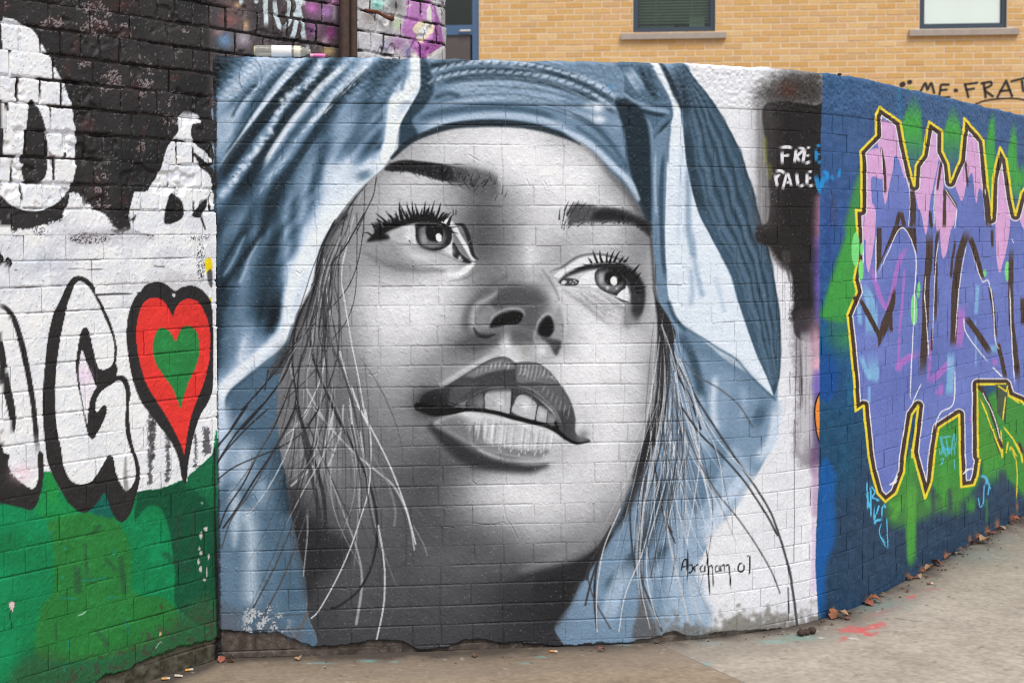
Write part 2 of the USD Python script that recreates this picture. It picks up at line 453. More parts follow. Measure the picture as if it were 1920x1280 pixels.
def tones_rgb(t):
    return np.stack([np.interp(t, [a for a, _ in _T], [b[k] for _, b in _T]) for k in range(3)], 1)
def paint_mural(x, y):
    p = Paint(x, y)
    p.c[:] = rgb((221, 223, 229))
    p.c += (p.n3 * 16)[:, None]
    # --- scarf, right side: lower drape, white panel, striped hood
    p.fill('P', '1240,112 1284,118 1302,149 1335,189 1363,234 1387,283 1408,344 1424,405 1440,466 1452,526 1460,587 1463,672 1458,740 1460,794 1449,833 1434,862 1405,915 1371,965 1333,1010 1312,1060 1300,1110 1290,1200 1000,1230 1030,1150 1090,1050 1170,900 1222,720 1232,560 1220,300 1215,200', T(.58), 5)
    p.fill('BR', '640,600 560,740 480,820 440,900 480,1180 300,1240 330,900 380,700 470,560 560,480', T(.68), 40, .9)
    p.fill('BR', '650,600 560,740 490,800 455,860 500,870 420,960 480,1100 560,1000 640,800 700,640', (222, 224, 229), 40, .85)
    p.lines('BR', """34@.3:350,40 400,120 430,220 450,330
60@.62:540,170 520,330 500,480
26@.84:500,200 488,330 505,440
40@.72:430,260 440,400 470,520
44@.40:690,300 668,370 640,440
40@.86:727,290 735,350 722,440 695,500 640,560
46@.80:640,560 570,660 500,760 455,850
60@.52:400,480 430,620 400,760
24@.66:600,250 610,330 590,400
50@.50:560,420 470,620 400,760""", 0, 26, .9)
    p.lines('BR', """46@.28:310,560 280,700 230,840 150,960 60,1060
30@.3:320,850 250,960 200,1060
60@.74:170,900 110,1060 70,1190
50@.66:290,900 230,1060 260,1180
40@.72:330,940 350,1080 380,1200
24@.42:270,760 250,860 215,930
60@.74:430,960 420,1080 440,1190""", 0, 30, .85)
    p.fill('SR', '270,40 290,40 300,350 312,500 335,620 372,745 424,845 474,935 524,1035 552,1140 585,1240 600,1290 640,1400 690,1510 718,1575 742,1480 748,1300 742,1200 720,1050 690,900 650,750 610,600 560,450 500,330 430,220 350,120 300,50 240,40', T(.33), 8)
    inner = pts_of('SR', '245,50 285,150 300,350 312,500 335,620 372,745 424,845 474,935 524,1035 552,1140 585,1240 640,1400 700,1530')
    outer = pts_of('SR', '300,50 350,120 430,220 500,330 560,450 610,600 650,750 690,900 720,1050 735,1150 742,1220 748,1400 740,1500')
    a_, b_ = spline(inner, False)[0], spline(outer, False)[0]
    a_ = a_[np.linspace(0, len(a_) - 1, 60).astype(int)]; b_ = b_[np.linspace(0, len(b_) - 1, 60).astype(int)]
    for k, (u, w, t) in enumerate([(.08, 6, .4), (.2, 5, .48), (.32, 9, .50), (.42, 3, .2), (.5, 8, .46), (.58, 3, .18), (.66, 7, .5), (.76, 4, .2), (.84, 8, .45), (.93, 4, .36), (.99, 3, .16)]):
        j = np.arange(60)
        v = u + .018 * np.sin(j * .9 + k) + .01 * np.sin(j * 2.1 + 2 * k)
        p.line('P', a_ * (1 - v[:, None]) + b_ * v[:, None], [w * .5, w, w * 1.2, w, w * .7], T(t), 5, .62)
    p.lines('SR', """70@.1:235,50 270,130 300,230 320,330
40@.14:300,330 330,480 350,620 400,740""", 0, 50, .6)
    # white panel
    p.fill('SR', '248,290 236,350 228,400 219,600 214,800 216,950 226,1100 245,1190 300,1260 360,1300 420,1350 500,1420 600,1480 690,1560 712,1575 690,1510 640,1400 600,1290 580,1235 548,1140 518,1035 470,935 424,845 372,745 335,620 312,500 296,350 280,290', T(.92), 9)
    p.lines('SR', """16,26,30,26@.58:312,500 320,640 322,800 340,900 345,960
10,20,26@.66:345,800 352,960 372,1060 390,1140
20@.7:330,980 340,1080 330,1180
18@.78:440,1020 470,1120 490,1210
14@.8:290,420 280,700 278,900""", 0, 26, .75)
    p.fill('SR', '240,300 200,340 158,400 146,470 139,560 136,640 140,750 150,850 160,960 170,1040 186,1110 215,1180 250,1230 300,1290 340,1330 300,1262 246,1190 226,1100 216,950 214,800 219,600 228,400 246,310', T(.54), 6)
    p.lines('SR', """14,22,20,18@.3:212,430 200,560 196,700 200,850 206,960 218,1060
20@.16:250,270 215,330 160,380
10@.74:170,440 168,620 175,760
18@.28:225,1130 260,1220 320,1290
10@.4:240,330 230,420 226,520""", 0, 14, .85)
    p.fill('H', '0,560 60,595 130,640 220,700 300,742 345,790 400,850 470,930 530,985 520,1030 440,980 340,860 260,790 160,740 60,690 0,660', T(.44), 70, .45)
    p.line('H', '0,552 60,590 130,632 220,690 300,738 350,795 420,872 520,965', 12, T(.36), 14, .7)
    # knot and folds above the panel
    p.fill('SR', '-50,40 165,45 200,100 240,190 262,262 245,300 200,340 158,400 130,330 80,260 0,200 -70,120', T(.44), 14)
    p.lines('SR', """46@.78:30,60 70,120 120,190
24@.22:95,50 120,120 150,180 190,220
30@.6:60,100 110,170
26@.24:-40,120 30,190 110,250
16@.68:0,170 80,225 160,255 240,268
18@.18:20,215 110,268 230,290
14@.64:100,240 170,262 245,275
22@.2:80,262 130,330 150,380
16@.5:230,290 185,330 150,380
20@.3:130,60 150,130 180,190""", 0, 16, .85)
    p.line('SR', '165,40 190,95 222,150 250,205 266,255 270,330 262,420', [34, 30, 28, 28, 34, 36, 40], T(.95), 14)
    p.line('SR', '196,45 230,110 262,190 290,250', [16, 22, 26, 12], T(.12), 14, .85)
    # --- headband
    p.fill('D', '420,330 440,480 400,560 340,640 325,760 330,890 440,760 520,728 600,705 680,695 760,690 850,687 930,688 1010,695 1080,705 1150,722 1220,745 1290,775 1340,800 1390,838 1430,870 1470,915 1500,960 1545,1000 1580,1040 1650,1130 1700,1220 1735,1290 1745,1000 1745,700 1600,600 1470,330', T(.56), 8)
    p.fill('D', '430,340 445,480 400,560 340,640 325,760 330,890 430,770 400,680 470,600 520,500 480,340', T(.26), 30)
    p.lines('D', """60@.70:560,520 750,480 950,475 1130,510 1280,560
50@.66:640,560 850,530 1050,535 1180,560
30@.74:470,425 650,375 850,362 1050,372 1250,415 1420,465 1550,555 1600,605
26@.18:490,385 600,358 720,342 850,350
18@.85:700,340 900,345 1100,350
26@.2:470,455 600,412 760,392 900,395 1000,402 1200,425 1350,470 1500,555 1590,640
22@.72:470,478 600,432 750,412 900,415 1080,425 1230,460 1380,510
26@.2:500,492 620,452 800,425 900,428 1000,434 1150,466 1300,512 1420,562 1500,610 1570,650
24@.2:480,385 540,362 620,350
20@.76:1400,520 1500,580 1560,620 1590,650
24@.3:500,560 600,530 680,545
34@.36:380,690 520,642 680,616 850,604 1000,614 1130,640 1230,676
36@.80:420,742 520,700 580,686 760,656 930,652 1080,668 1200,700 1300,740
40@.82:1240,640 1330,650 1400,670 1470,680
30@.38:1250,620 1400,690 1500,790 1580,900 1620,990
60@.62:1500,640 1550,700 1590,760
34@.72:1380,600 1470,590 1540,600""", 0, 30, .85)
    rng = np.random.default_rng(8)
    c0 = pts_of('D', '440,500 560,452 720,425 950,420 1150,450 1330,515 1480,600 1580,690')
    for _ in range(30):
        dy = rng.uniform(-46, 62)
        st_ = rng.uniform(0, .5); en = rng.uniform(st_ + .3, 1.1)
        c1 = spline(c0 + np.array([rng.normal(0, 3), dy]) + rng.normal(0, 1.2, (8, 2)), False)[0]
        c1 = c1[int(st_ * len(c1)):max(int(st_ * len(c1)) + 12, int(min(en, 1) * len(c1)))]
        top_ = dy < -14
        p.line('P', c1[::8], [1, rng.uniform(2, 6), rng.uniform(2, 5), 1], T(rng.choice([.2, .3, .42, .72, .85, .92])), 5, .6 if top_ else .4, fade='soft')
    # knitted twist of the strands
    for q, w, t in (('500,402 650,362 800,352 950,358 1100,372 1250,408 1400,462 1540,545', 13, .9), ('480,468 620,420 780,400 940,407 1100,424 1240,455 1380,510 1500,585', 12, .86)):
        c_ = spline(pts_of('D', q), False)[0]
        for j in range(4, len(c_) - 10, 14):
            p.line('P', [c_[j] + (0, 2), c_[j + 8] + (0, -2)], 4, T(t - .06 * (j % 3)), 4.5, .6)
            p.line('P', [c_[j + 8] + (0, 3), c_[j + 11] + (0, -3)], 2.5, T(.24), 3.5, .45)
    p.fill('D', '1540,560 1650,590 1720,690 1742,900 1742,1290 1700,1215 1650,1060 1610,900 1590,740', T(.17), 26)
    p.line('D', '1250,730 1340,776 1400,815 1470,880 1540,945 1590,990 1630,1040 1668,1120', [20, 34, 36, 36, 34, 34, 36, 26], T(.80), 20)
    p.line('D', '1330,720 1420,780 1500,850 1570,930', 24, T(.42), 22, .8)
    p.blob('D', 1440, 610, 36, 30, T(.95)); p.blob('D', 1455, 672, 34, 22, T(.95)); p.blob('D', 1390, 600, 30, 18, T(.85)); p.blob('D', 1520, 490, 18, 16, (90, 140, 180))
    # --- scarf, left side
    p.fill('P', '380,92 402,90 600,92 760,94 780,96 785,104 787,130 787,165 775,190 750,235 738,288 716,318 690,340 660,372 632,410 614,450 594,520 573,560 555,590 549,620 540,650 526,700 520,760 524,835 539,910 544,955 554,1004 569,1067 576,1120 576,1150 595,1202 595,1260 380,1260 380,90', T(.46), 5)
    i, a = p.fill('P', '380,92 402,90 600,92 760,94 780,96 785,104 787,130 787,165 775,190 750,235 738,288 716,318 690,340 660,372 632,410 614,450 594,520 573,560 555,590 549,620 532,652 500,685 460,715 428,742 421,775 420,800 380,800 380,90', 0, 4, get=1)
    tn = hood_tones(p.x[i] + 3 * p.n1[i], p.y[i] + 3 * p.n1[i]) + .05 * p.n3[i]
    p.c[i] += (tones_rgb(tn) - p.c[i]) * a[:, None]
    p.lines('SL', """60@.10:10,20 14,120 5,300
22@.30:330,190 200,330 120,470
22@.24:570,45 430,200 330,340 245,470 150,620 60,740
30@.93:650,45 500,190 390,330 290,450 200,590 100,735 50,830
80@.11:690,80 560,220 440,350 330,490 230,610 120,760 40,900
64@.13:870,50 780,180 660,310 560,420 470,540 400,650 320,790 230,920 150,1040
34@.97:985,48 860,145 760,230 660,350 560,470 470,600 400,710 350,810
30@.93:1120,55 980,200 860,320 740,440 640,540
50@.2:1190,50 1000,210 880,320 800,440 720,560 640,680 560,800 480,900 420,1020 370,1140""", 0, 22, .8)
    rng = np.random.default_rng(4)
    lace = spline(pts_of('SL', '760,70 690,190 590,270 520,310 475,400 425,500 355,610 265,730 195,820 125,940 70,1020'), False)[0]
    for j in range(0, len(lace), 4):
        q = lace[j] + rng.normal(0, 2.6, 2)
        p.blob('P', *q, rng.uniform(3, 7.5), rng.uniform(2.5, 5.5), T(rng.uniform(.75, .97)), .85, rng.uniform(0, 180))
    for j in range(34):
        q = lace[rng.integers(len(lace))] + rng.normal(0, 6, 2)
        p.blob('P', *q, 2.2, 1.8, T(.3 if j % 2 else .85), .7)
    for j in range(26):
        q = pts_of('SL', [(rng.uniform(360, 900), 0)])[0]
        t_ = rng.uniform(0, 1)
        c0 = spline(pts_of('SL', '1080,90 880,310 700,480 560,640 440,800 340,960'), False)[0]
        q = c0[int(t_ * (len(c0) - 1))] + rng.normal(0, 4, 2)
        p.line('P', [q, q + np.array([-rng.uniform(4, 12), rng.uniform(6, 14)])], [1, rng.uniform(1.5, 3.5), .6], T(rng.uniform(.8, 1)), 3, .6)
    p.fill('SL', '800,790 1000,782 1180,752 1250,770 1180,840 1080,910 970,1010 880,1110 820,1190 770,1300 690,1300 740,1120 780,980', T(.93), 60, .6)
    p.lines('SL', "60@.45:1150,825 1060,862 970,892", 0, 40, .8)
    p.line('SL', '1425,40 1425,150 1410,240 1350,305 1285,330 1262,450 1245,600 1215,740', [66, 62, 62, 68, 74, 70, 70, 76], T(.97), 26)
    p.line('SL', '1350,60 1350,160 1330,250', 26, T(.5), 24, .7)
    p.lines('HL', """12@.66:200,110 120,280 50,390
18@.74:300,110 225,250 185,360 150,430
30@.12:340,50 230,200 120,350 20,490
16@.16:190,70 110,210 40,330
20@.86:195,740 170,830 158,900""", 0, 20, .7)
    p.line('HL', '720,-20 645,95 583,200 523,320 470,450 445,560 425,680 370,770 285,840 185,925 90,1010 35,1085 15,1180 20,1300', [50, 70, 76, 80, 74, 60, 62, 58, 58, 54, 58, 56, 56, 60], T(.96), 40, .85)
    # lower drape
    p.fill('HL', '500,650 440,790 370,860 260,940 170,1005 95,1080 75,1170 95,1280 120,1400 430,1400 400,1150 400,1000 440,860 500,760', T(.43), 16)
    p.line('HL', '480,670 425,800 300,905 170,1008 88,1090 75,1190 100,1290', 18, T(.32), 20, .8)
    p.fill('BL', '0,0 60,0 90,140 60,330 20,420 0,420', T(.8), 70)
    p.lines('BL', """50@.66:60,120 100,260 80,420
80@.83:165,120 150,300 130,440
60@.62:110,30 150,100
110@.52:30,450 60,640 90,900 80,1060
110,90,70@.72:240,560 250,420 260,300
60,50,50,60@.9:150,480 190,640 190,850 190,1040
70@.42:330,100 300,300 320,520 340,700 380,900 400,1060
60@.20:345,120 352,300 370,480 390,560
40@.5:270,700 290,900 330,1060""", 0, 110, .85)
    p.fill('BL', '80,440 130,440 130,620 100,700', T(.86), 50, .7)
    # --- face and neck
    face = '738,288 752,275 765,266 787,253 813,243 840,235 867,231 893,229 920,229 950,229 975,231 1000,235 1024,241 1047,248 1067,256 1087,267 1104,279 1117,290 1130,305 1140,320 1155,334 1167,347 1180,362 1190,377 1207,407 1217,428 1222,450 1226,480 1229,527 1232,574 1233,614 1234,660 1233,710 1227,760 1217,794 1207,837 1203,853 1190,893 1173,933 1157,970 1137,1010 1107,1050 1090,1086 1070,1130 1040,1173 1030,1250 595,1250 595,1202 576,1150 576,1120 569,1067 554,1004 544,955 539,910 524,835 520,760 526,700 540,650 549,620 555,590 573,560 594,520 614,450 632,410 660,372 690,340 716,318'
    i, a = p.fill('P', face, 0, 4, get=1)
    g = face_greys(p.x[i], p.y[i])
    g = g + p.n3[i] * 5 + p.n1[i] * 4
    p.c[i] += (np.stack([g - 1, g, g + 4], 1) - p.c[i]) * a[:, None]
    p.line('P', '735,296 760,272 787,256 840,238 893,232 950,232 1000,238 1047,251 1087,270', [6, 10, 10, 12, 14, 14, 12, 10, 3], T(.08), 6, .9)
    p.line('P', '1087,270 1117,292 1140,321 1167,349 1190,379 1207,409 1219,432', [2, 8, 12, 14, 16, 16, 10], 70, 14, .55)
    # jaw shadow, neck and the dark hair beside the jaw
    p.fill('F', '1090,690 1150,657 1290,613 1400,553 1490,470 1560,350 1600,250 1650,120 1692,-40 1735,-40 1700,120 1640,270 1590,360 1530,440 1500,480 1460,560 1400,640 1350,710 1290,830 1200,960 1120,960 1080,830', 44, 60)
    p.blob('F', 1040, 820, 170, 120, 50, .8); p.blob('F', 1100, 920, 120, 90, 52, .7)
    p.line('F', '900,735 1000,702 1100,672 1200,640 1290,618 1400,560', [4, 24, 34, 40, 40, 30], 46, 60, .8, fade=.25)
    p.fill('F', '1280,640 1400,553 1490,470 1530,440 1460,560 1400,640 1350,710', 44, 20)
    p.fill('E', '1752,330 1770,400 1800,440 1850,520 1880,600 1850,700 1832,850 1800,1050 1765,1200 1735,1290 1690,1290 1730,1100 1762,1000 1781,850 1785,700 1780,540 1768,430', 46, 16)
    p.line('E', '1742,60 1760,300 1778,440 1786,560 1788,700 1785,850 1766,1000 1737,1100 1704,1230 1650,1400', [10, 16, 14, 12, 12, 16, 20, 24, 26, 26], 40, 26, .8)
    p.line('F', '960,655 1080,622 1200,585 1330,520 1440,430 1530,320', [20, 50, 60, 60, 50, 20], 150, 60, .45, fade='soft')
    p.line('F', '620,720 760,640 900,640 960,680', [20, 60, 60, 20], 98, 80, .5, fade='soft')
    # --- left brow
    p.fill('EL', '300,190 355,132 480,100 650,112 800,130 950,160 1060,200 1080,300 940,305 800,282 690,250 600,228 480,205 390,205', 40, 26)
    p.fill('EL', '930,150 1150,178 1320,240 1345,400 1260,470 1120,420 1000,330 900,290', 92, 80, .85)
    p.fill('EL', '330,185 480,130 650,140 800,160 920,190 930,290 800,270 690,240 600,215 480,195', 28, 40, .8)
    p.lines('EL', """14,3:1180,260 1140,170
14,3:1285,290 1268,200
12,3:1320,320 1345,245
10,3:1300,330 1320,260
12,3:1385,410 1395,335
10,3:1410,440 1440,370
10,3:1320,470 1350,400
12,3:1080,250 1050,170
12,3:980,230 940,150
14,3:560,215 625,268
14,3:680,240 740,290
14,3:780,270 850,300
12,3:900,310 960,345
12,3:990,330 1040,370""", 56, 8, .85)
    rng = np.random.default_rng(3)
    for fr, lo, up, n_, lean in (('EL', '330,205 480,208 600,228 690,250 800,282 940,305 1060,330 1200,400', '360,125 480,100 650,112 800,130 950,160 1060,190 1180,215 1320,280', 120, 1), ('ER', '250,370 330,365 450,356 600,352 760,352 870,375 960,440', '262,255 310,200 450,200 560,212 700,232 850,280 985,352', 110, -1)):
        a_, b_ = spline(pts_of(fr, lo), False)[0], spline(pts_of(fr, up), False)[0]
        for _ in range(n_):
            u = rng.random()
            A, B = a_[int(u * (len(a_) - 1))], b_[int(u * (len(b_) - 1))]
            v = rng.uniform(-.12, .75)
            q0 = A + (B - A) * v
            q1 = q0 + (B - A) * rng.uniform(.25, .42) + np.array([lean * rng.uniform(-6, 1) if fr == 'EL' else rng.uniform(0, 7), 0])
            p.line('P', [q0, q1], [rng.uniform(2, 3.4), .6], rng.uniform(26, 74), 1.6, .7)
    # --- left eye
    p.fill('EL', '340,800 420,740 500,700 590,682 900,715 930,860 960,930 1080,1035 950,1000 870,945 700,905 550,868 420,852', 208, 14)
    p.fill('EL', '330,800 430,735 520,760 480,850 400,850', 168, 60, .7)
    p.blob('EL', 540, 800, 60, 50, 226)
    p.fill('EL', '600,690 585,760 592,830 625,890 690,925 770,937 850,915 905,870 925,810 915,740 880,700 740,680', 40, 16)
    p.fill('EL', '640,720 622,780 632,840 670,885 740,905 820,890 860,840 850,760 800,700', 112, 44)
    p.blob('EL', 665, 830, 34, 56, 156); p.blob('EL', 740, 895, 60, 14, 120); p.blob('EL', 690, 745, 30, 30, 110, .6)
    p.fill('EL', '700,690 680,760 700,830 750,850 810,850 840,790 820,700', 22, 24)
    p.fill('EL', '590,685 600,730 700,700 860,730 920,770 910,700 740,670', 30, 24, .9)
    p.fill('EL', '775,790 800,775 825,800 825,845 800,852 778,830', 250, 14)
    p.line('EL', '590,820 610,890 690,935 770,948 850,930', 8, 70, 8, .6)
    p.fill('EL', '930,860 962,885 1005,960 1105,1042 1060,1052 960,1005 925,965', 38, 16)
    p.blob('EL', 995, 1005, 16, 24, 225); p.blob('EL', 1015, 1022, 10, 8, 200); p.blob('EL', 905, 940, 40, 40, 225, .9)
    p.line('EL', '630,905 760,945 880,985 1000,1040 1105,1055', [4, 7, 6, 8, 6], 105, 10, .7)
    # lid, lashes
    p.line('EL', '160,835 270,750 400,680 540,645 680,635 820,655 920,715', [10, 74, 96, 90, 80, 66, 24], 22, 34, .97)
    p.line('EL', '590,684 740,686 850,700', 10, 118, 8, .7)
    p.fill('EL', '140,850 200,790 270,760 340,800 330,830 240,845', 26, 44, .95)
    p.fill('EL', '815,668 880,642 955,695 1012,800 1062,880 1105,980 1135,1025 1098,1012 1040,925 985,830 935,750 870,695', 224, 12)
    p.fill('EL', '935,770 985,830 1040,925 1090,1005 1060,990 1000,930 950,850', 120, 26, .85)
    p.line('EL', '950,690 1025,705 1072,800 1095,890 1120,975 1165,1015', [10, 34, 40, 40, 32, 8], 40, 16)
    p.line('EL', '1070,870 1110,830 1150,810', [10, 8, 3], 90, 6)
    for q in ((612, 606), (672, 604), (748, 608), (528, 614), (488, 626), (440, 640), (345, 672), (795, 622), (270, 716)):
        p.blob('EL', *q, 15, 20, 205, .9, 20)
    p.lines('EL', """26,22,4:455,640 440,560 438,478
22,18,4:510,640 470,570 452,520
22,18,4:552,640 520,560 505,490
22,18,4:575,640 560,560 555,482
22,18,4:625,640 600,570 582,502
24,20,4:655,640 668,560 676,480
24,20,4:705,640 735,570 760,480
24,20,4:770,650 800,570 820,490
24,18,4:790,670 860,640 912,580
22,18,4:340,690 280,640 218,590
22,18,4:420,670 360,630 310,570
20,16,4:330,720 270,670 225,640
20,16,4:300,740 230,715 180,690
18,14,4:300,760 240,755 195,752
22,18,4:840,690 900,720 975,714
22,18,4:870,715 920,760 980,778
14,10,3:650,660 620,610 605,560
14,10,3:740,660 730,610 745,560
10,3:935,600 930,540
10,3:960,600 962,545
12,3:530,845 545,870""", 24, 9)
    p.line('EL', '860,1150 960,1160 1050,1110 1118,1058', [14, 50, 60, 30], 236, 34)
    p.line('EL', '900,1215 1040,1190 1140,1130 1220,1050', [4, 20, 30, 50], 118, 34, .7)
    p.blob('EL', 620, 985, 150, 46, 214, .9, 12); p.blob('EL', 520, 920, 80, 24, 200, .8, 14)
    p.line('EL', '120,960 260,1030 420,1085 600,1110 760,1112 860,1120', [30, 60, 66, 54, 40, 16], 120, 56, .75)
    p.lines('EL', """6:560,1010 640,1050 720,1060
6:600,1095 680,1112 760,1108
6:640,1010 740,1050 830,1066
5:620,1085 720,1090 800,1084""", 222, 14, .45)
    rng = np.random.default_rng(6)
    for fr, base, n_, sx in (('EL', '190,790 270,730 360,680 470,640 580,618 700,612 820,632 900,680', 34, (-1.0, .75)), ('ER', '480,700 600,690 700,690 780,720 840,780 880,860 900,950', 0, (-.5, 1.6))):
        b_ = spline(pts_of(fr, base), False)[0]
        for j in range(n_):
            u = rng.random()
            q0 = b_[int(u * (len(b_) - 1))]
            an = sx[0] + (sx[1] - sx[0]) * u + rng.normal(0, .2)
            ln = rng.uniform(8, 20)
            p.line('P', [q0 + (0, 4), q0 + np.array([math.sin(an), -math.cos(an)]) * ln * .6 + (0, 1), q0 + np.array([math.sin(an * 1.2), -math.cos(an * 1.2)]) * ln], [4.2, 3, .7], 26, 1.5, .92)
    # --- right brow and eye
    p.fill('ER', '300,372 300,270 330,205 385,188 450,202 560,212 680,226 800,250 900,302 985,350 1003,475 950,432 870,370 760,352 600,352 450,356 360,366', 70, 50, .9, rough=1.5)
    p.fill('ER', '500,320 560,250 700,246 850,296 980,356 1002,465 900,378 760,342 600,336', 34, 60, .9)
    p.lines('ER', """16,4:270,250 302,172
18,5:290,290 345,178
18,5:330,270 390,170
14,5:222,325 226,240
12,4:255,340 270,215
10,3:243,400 252,340
10,3:262,410 270,360
16,4:400,240 450,185
10,3:300,400 330,360
10,3:380,385 420,355
10,3:600,360 660,335""", 58, 8)
    p.fill('ER', '180,805 300,722 420,655 560,638 680,665 740,690 700,712 560,705 430,735 340,765 240,825', 230, 14)
    p.line('ER', '140,775 250,732 320,682 400,640 520,622 640,636 750,672 800,690', [4, 16, 18, 18, 16, 18, 26, 12], 92, 20, .85)
    p.fill('ER', '360,880 450,792 540,758 640,760 820,900 830,1030 790,1030 700,990 600,930 480,900', 228, 12)
    p.fill('ER', '535,770 525,830 545,890 590,935 660,965 720,980 780,930 800,860 780,790 700,740 600,740', 56, 16)
    p.fill('ER', '560,790 552,840 575,890 630,925 690,940 740,915 765,860 745,800 680,770', 118, 40)
    p.blob('ER', 582, 835, 30, 54, 176); p.blob('ER', 690, 930, 34, 20, 110)
    p.fill('ER', '620,790 612,850 650,890 720,890 770,850 760,780 690,750', 30, 30)
    p.fill('ER', '665,835 690,815 715,840 715,880 690,892 665,870', 252, 14)
    p.blob('ER', 635, 914, 16, 16, 200); p.blob('ER', 715, 918, 12, 10, 190); p.blob('ER', 700, 835, 18, 18, 250)
    p.fill('ER', '782,925 818,1000 800,1022 718,985', 228, 10)
    p.fill('ER', '225,862 255,835 320,830 390,850 370,890 300,895 240,885', 66, 12)
    p.fill('ER', '238,862 262,845 285,860 270,882 245,880', 216, 8)
    for q in ((318, 862), (338, 876), (352, 852), (365, 868)):
        p.blob('ER', *q, 8, 8, 210)
    p.line('ER', '225,862 280,810 340,780 440,745 560,725 680,722 770,760 840,830 890,920 900,1020 892,1120 880,1200', [12, 26, 34, 42, 48, 70, 100, 130, 130, 110, 80, 10], 30, 40, .96, fade=-.1)
    p.line('ER', '890,930 885,1040 870,1140 850,1260', [100, 120, 100, 70], 58, 70, .8, fade=-.4)
    p.line('ER', '500,712 600,702 700,705', 12, 130, 8, .7)
    p.line('ER', '760,800 820,880 826,960', [10, 24, 10], 84, 14, .6)
    p.line('ER', '700,990 760,1020 812,1034', [6, 14, 10], 40, 8)
    p.line('ER', '235,890 350,902 480,908', 7, 130, 8, .7)
    p.line('ER', '260,930 370,1000 470,1080 590,1180 720,1270', [14, 30, 34, 40, 40], 128, 50, .6, fade=-.4)
    p.line('ER', '390,940 500,1020 620,1100 730,1140', [50, 70, 60, 20], 160, 60, .55, fade='soft')
    p.line('ER', '820,1060 810,1120 800,1230', [30, 50, 70], 128, 60, .7)
    p.lines('ER', """14:500,940 580,990 660,1040
12:570,930 680,1000 780,1060
16:640,1120 690,1145 740,1165
12:430,960 500,1010 570,1060
10:560,1010 640,1070 720,1110
10:330,960 390,1000""", 220, 14, .8)
    p.lines('ER', """6:520,980 600,1040 690,1100
6:450,1010 540,1080 620,1150
6:620,1000 700,1060 790,1090
6:400,960 470,1010""", 100, 8, .6)
    p.lines('ER', """20,16,4:498,695 485,675 468,652
22,18,4:548,695 525,640 510,592
24,18,4:588,690 572,640 570,592
18,14,4:630,690 630,640 640,605
22,16,4:655,695 672,640 692,592
22,16,4:695,685 715,640 742,598
18,14,4:740,690 760,665 778,645
18,14,4:780,690 800,670 818,648
24,18,4:850,790 880,750 914,706
24,18,4:870,850 895,815 924,782
26,18,4:880,918 925,912 972,898
22,14,4:890,955 920,955 948,944
18,14,4:440,735 400,742 350,750
18,14,4:500,722 460,722 428,708""", 26, 9)
    # --- nose
    p.line('E', '705,590 700,540 715,470 740,425 790,375 860,310 930,270', [30, 50, 56, 46, 40, 30, 16], 96, 50, .75)
    p.fill('E', '820,440 870,370 920,335 985,325 1050,335 1110,360 1150,400 1140,440 1040,450 980,440 900,470 840,500', 78, 90, .9)
    p.line('E', '830,480 900,455 980,448 1080,440 1150,430', [20, 18, 12, 14, 10], 132, 26, .7)
    p.blob('E', 985, 470, 130, 70, 90, .75); p.blob('E', 1060, 540, 40, 60, 92, .7)
    p.line('E', '790,610 745,560 738,500 760,440 815,405 860,375 890,335', [14, 24, 26, 26, 24, 18, 8], 180, 40, .8, fade='soft')
    p.fill('E', '762,585 760,520 790,460 830,430 870,470 830,520 825,580', 140, 40, .8)
    p.fill('E', '770,590 840,585 920,570 990,570 1060,600 1080,640 1000,655 900,640 870,665 760,690 690,680 650,650', 82, 50, .85)
    p.line('E', '745,565 770,600 815,612 860,600', [10, 22, 22, 10], 40, 16, .9)
    p.line('E', '828,560 850,500 905,466 970,452 1020,466 1035,505', [8, 14, 14, 14, 14, 8], 176, 18, .75, fade=.15)
    p.fill('E', '836,558 860,512 910,482 970,468 1015,480 1018,510 990,540 930,545 885,556', 22, 20)
    p.line('E', '1092,590 1108,530 1145,488 1180,488 1200,520', [6, 12, 14, 12, 8], 184, 16, .75, fade=.15)
    p.fill('E', '1106,590 1118,540 1148,502 1170,496 1190,520 1197,570 1172,612 1135,614', 26, 22)
    p.fill('E', '1195,500 1230,440 1252,520 1248,600 1225,660 1195,640 1205,570', 150, 30, .8)
    p.line('E', '1160,260 1195,320 1222,390 1240,440 1260,520 1258,590 1236,670', [8, 8, 10, 12, 14, 14, 10], 204, 22, .7, fade=.2)
    p.line('E', '1130,235 1170,290 1205,350 1226,405', [6, 14, 14, 8], 122, 16, .7)
    p.fill('E', '1125,618 1170,660 1205,716 1226,690 1238,640 1190,625', 70, 26)
    p.line('E', '1090,585 1085,620 1100,660', [14, 12, 6], 170, 16, .7)
    p.blob('E', 930, 650, 30, 60, 226, .9); p.blob('E', 1000, 625, 60, 30, 96, .7); p.blob('E', 1035, 690, 26, 40, (150, 156, 150), .8); p.blob('E', 1125, 690, 40, 40, 230, .8)
    p.blob('E', 1062, 150, 34, 110, 222, .7); p.blob('E', 1070, 290, 60, 26, 190, .6)
    # --- mouth
    p.line('MO', '330,400 480,305 640,215 780,140 860,120', [30, 44, 50, 40, 14], 196, 46, .85)
    p.line('MO', '900,120 960,140 1010,175 1080,178', [10, 16, 16, 10], 222, 20, .8)
    p.fill('MO', '130,570 165,490 260,445 350,425 450,362 560,295 700,212 800,165 880,146 950,155 1010,195 1080,188 1180,192 1260,220 1340,290 1420,390 1490,490 1540,600 1568,720 1580,850 1700,905 1690,930 1580,942 1500,900 1420,830 1400,730 1360,640 1280,560 1200,500 1100,450 1000,425 850,420 740,440 640,480 560,550 480,590 420,640 300,690 180,650', 70, 22)
    p.blob('MO', 225, 570, 150, 130, 26, .97); p.blob('MO', 350, 540, 140, 90, 40, .75)
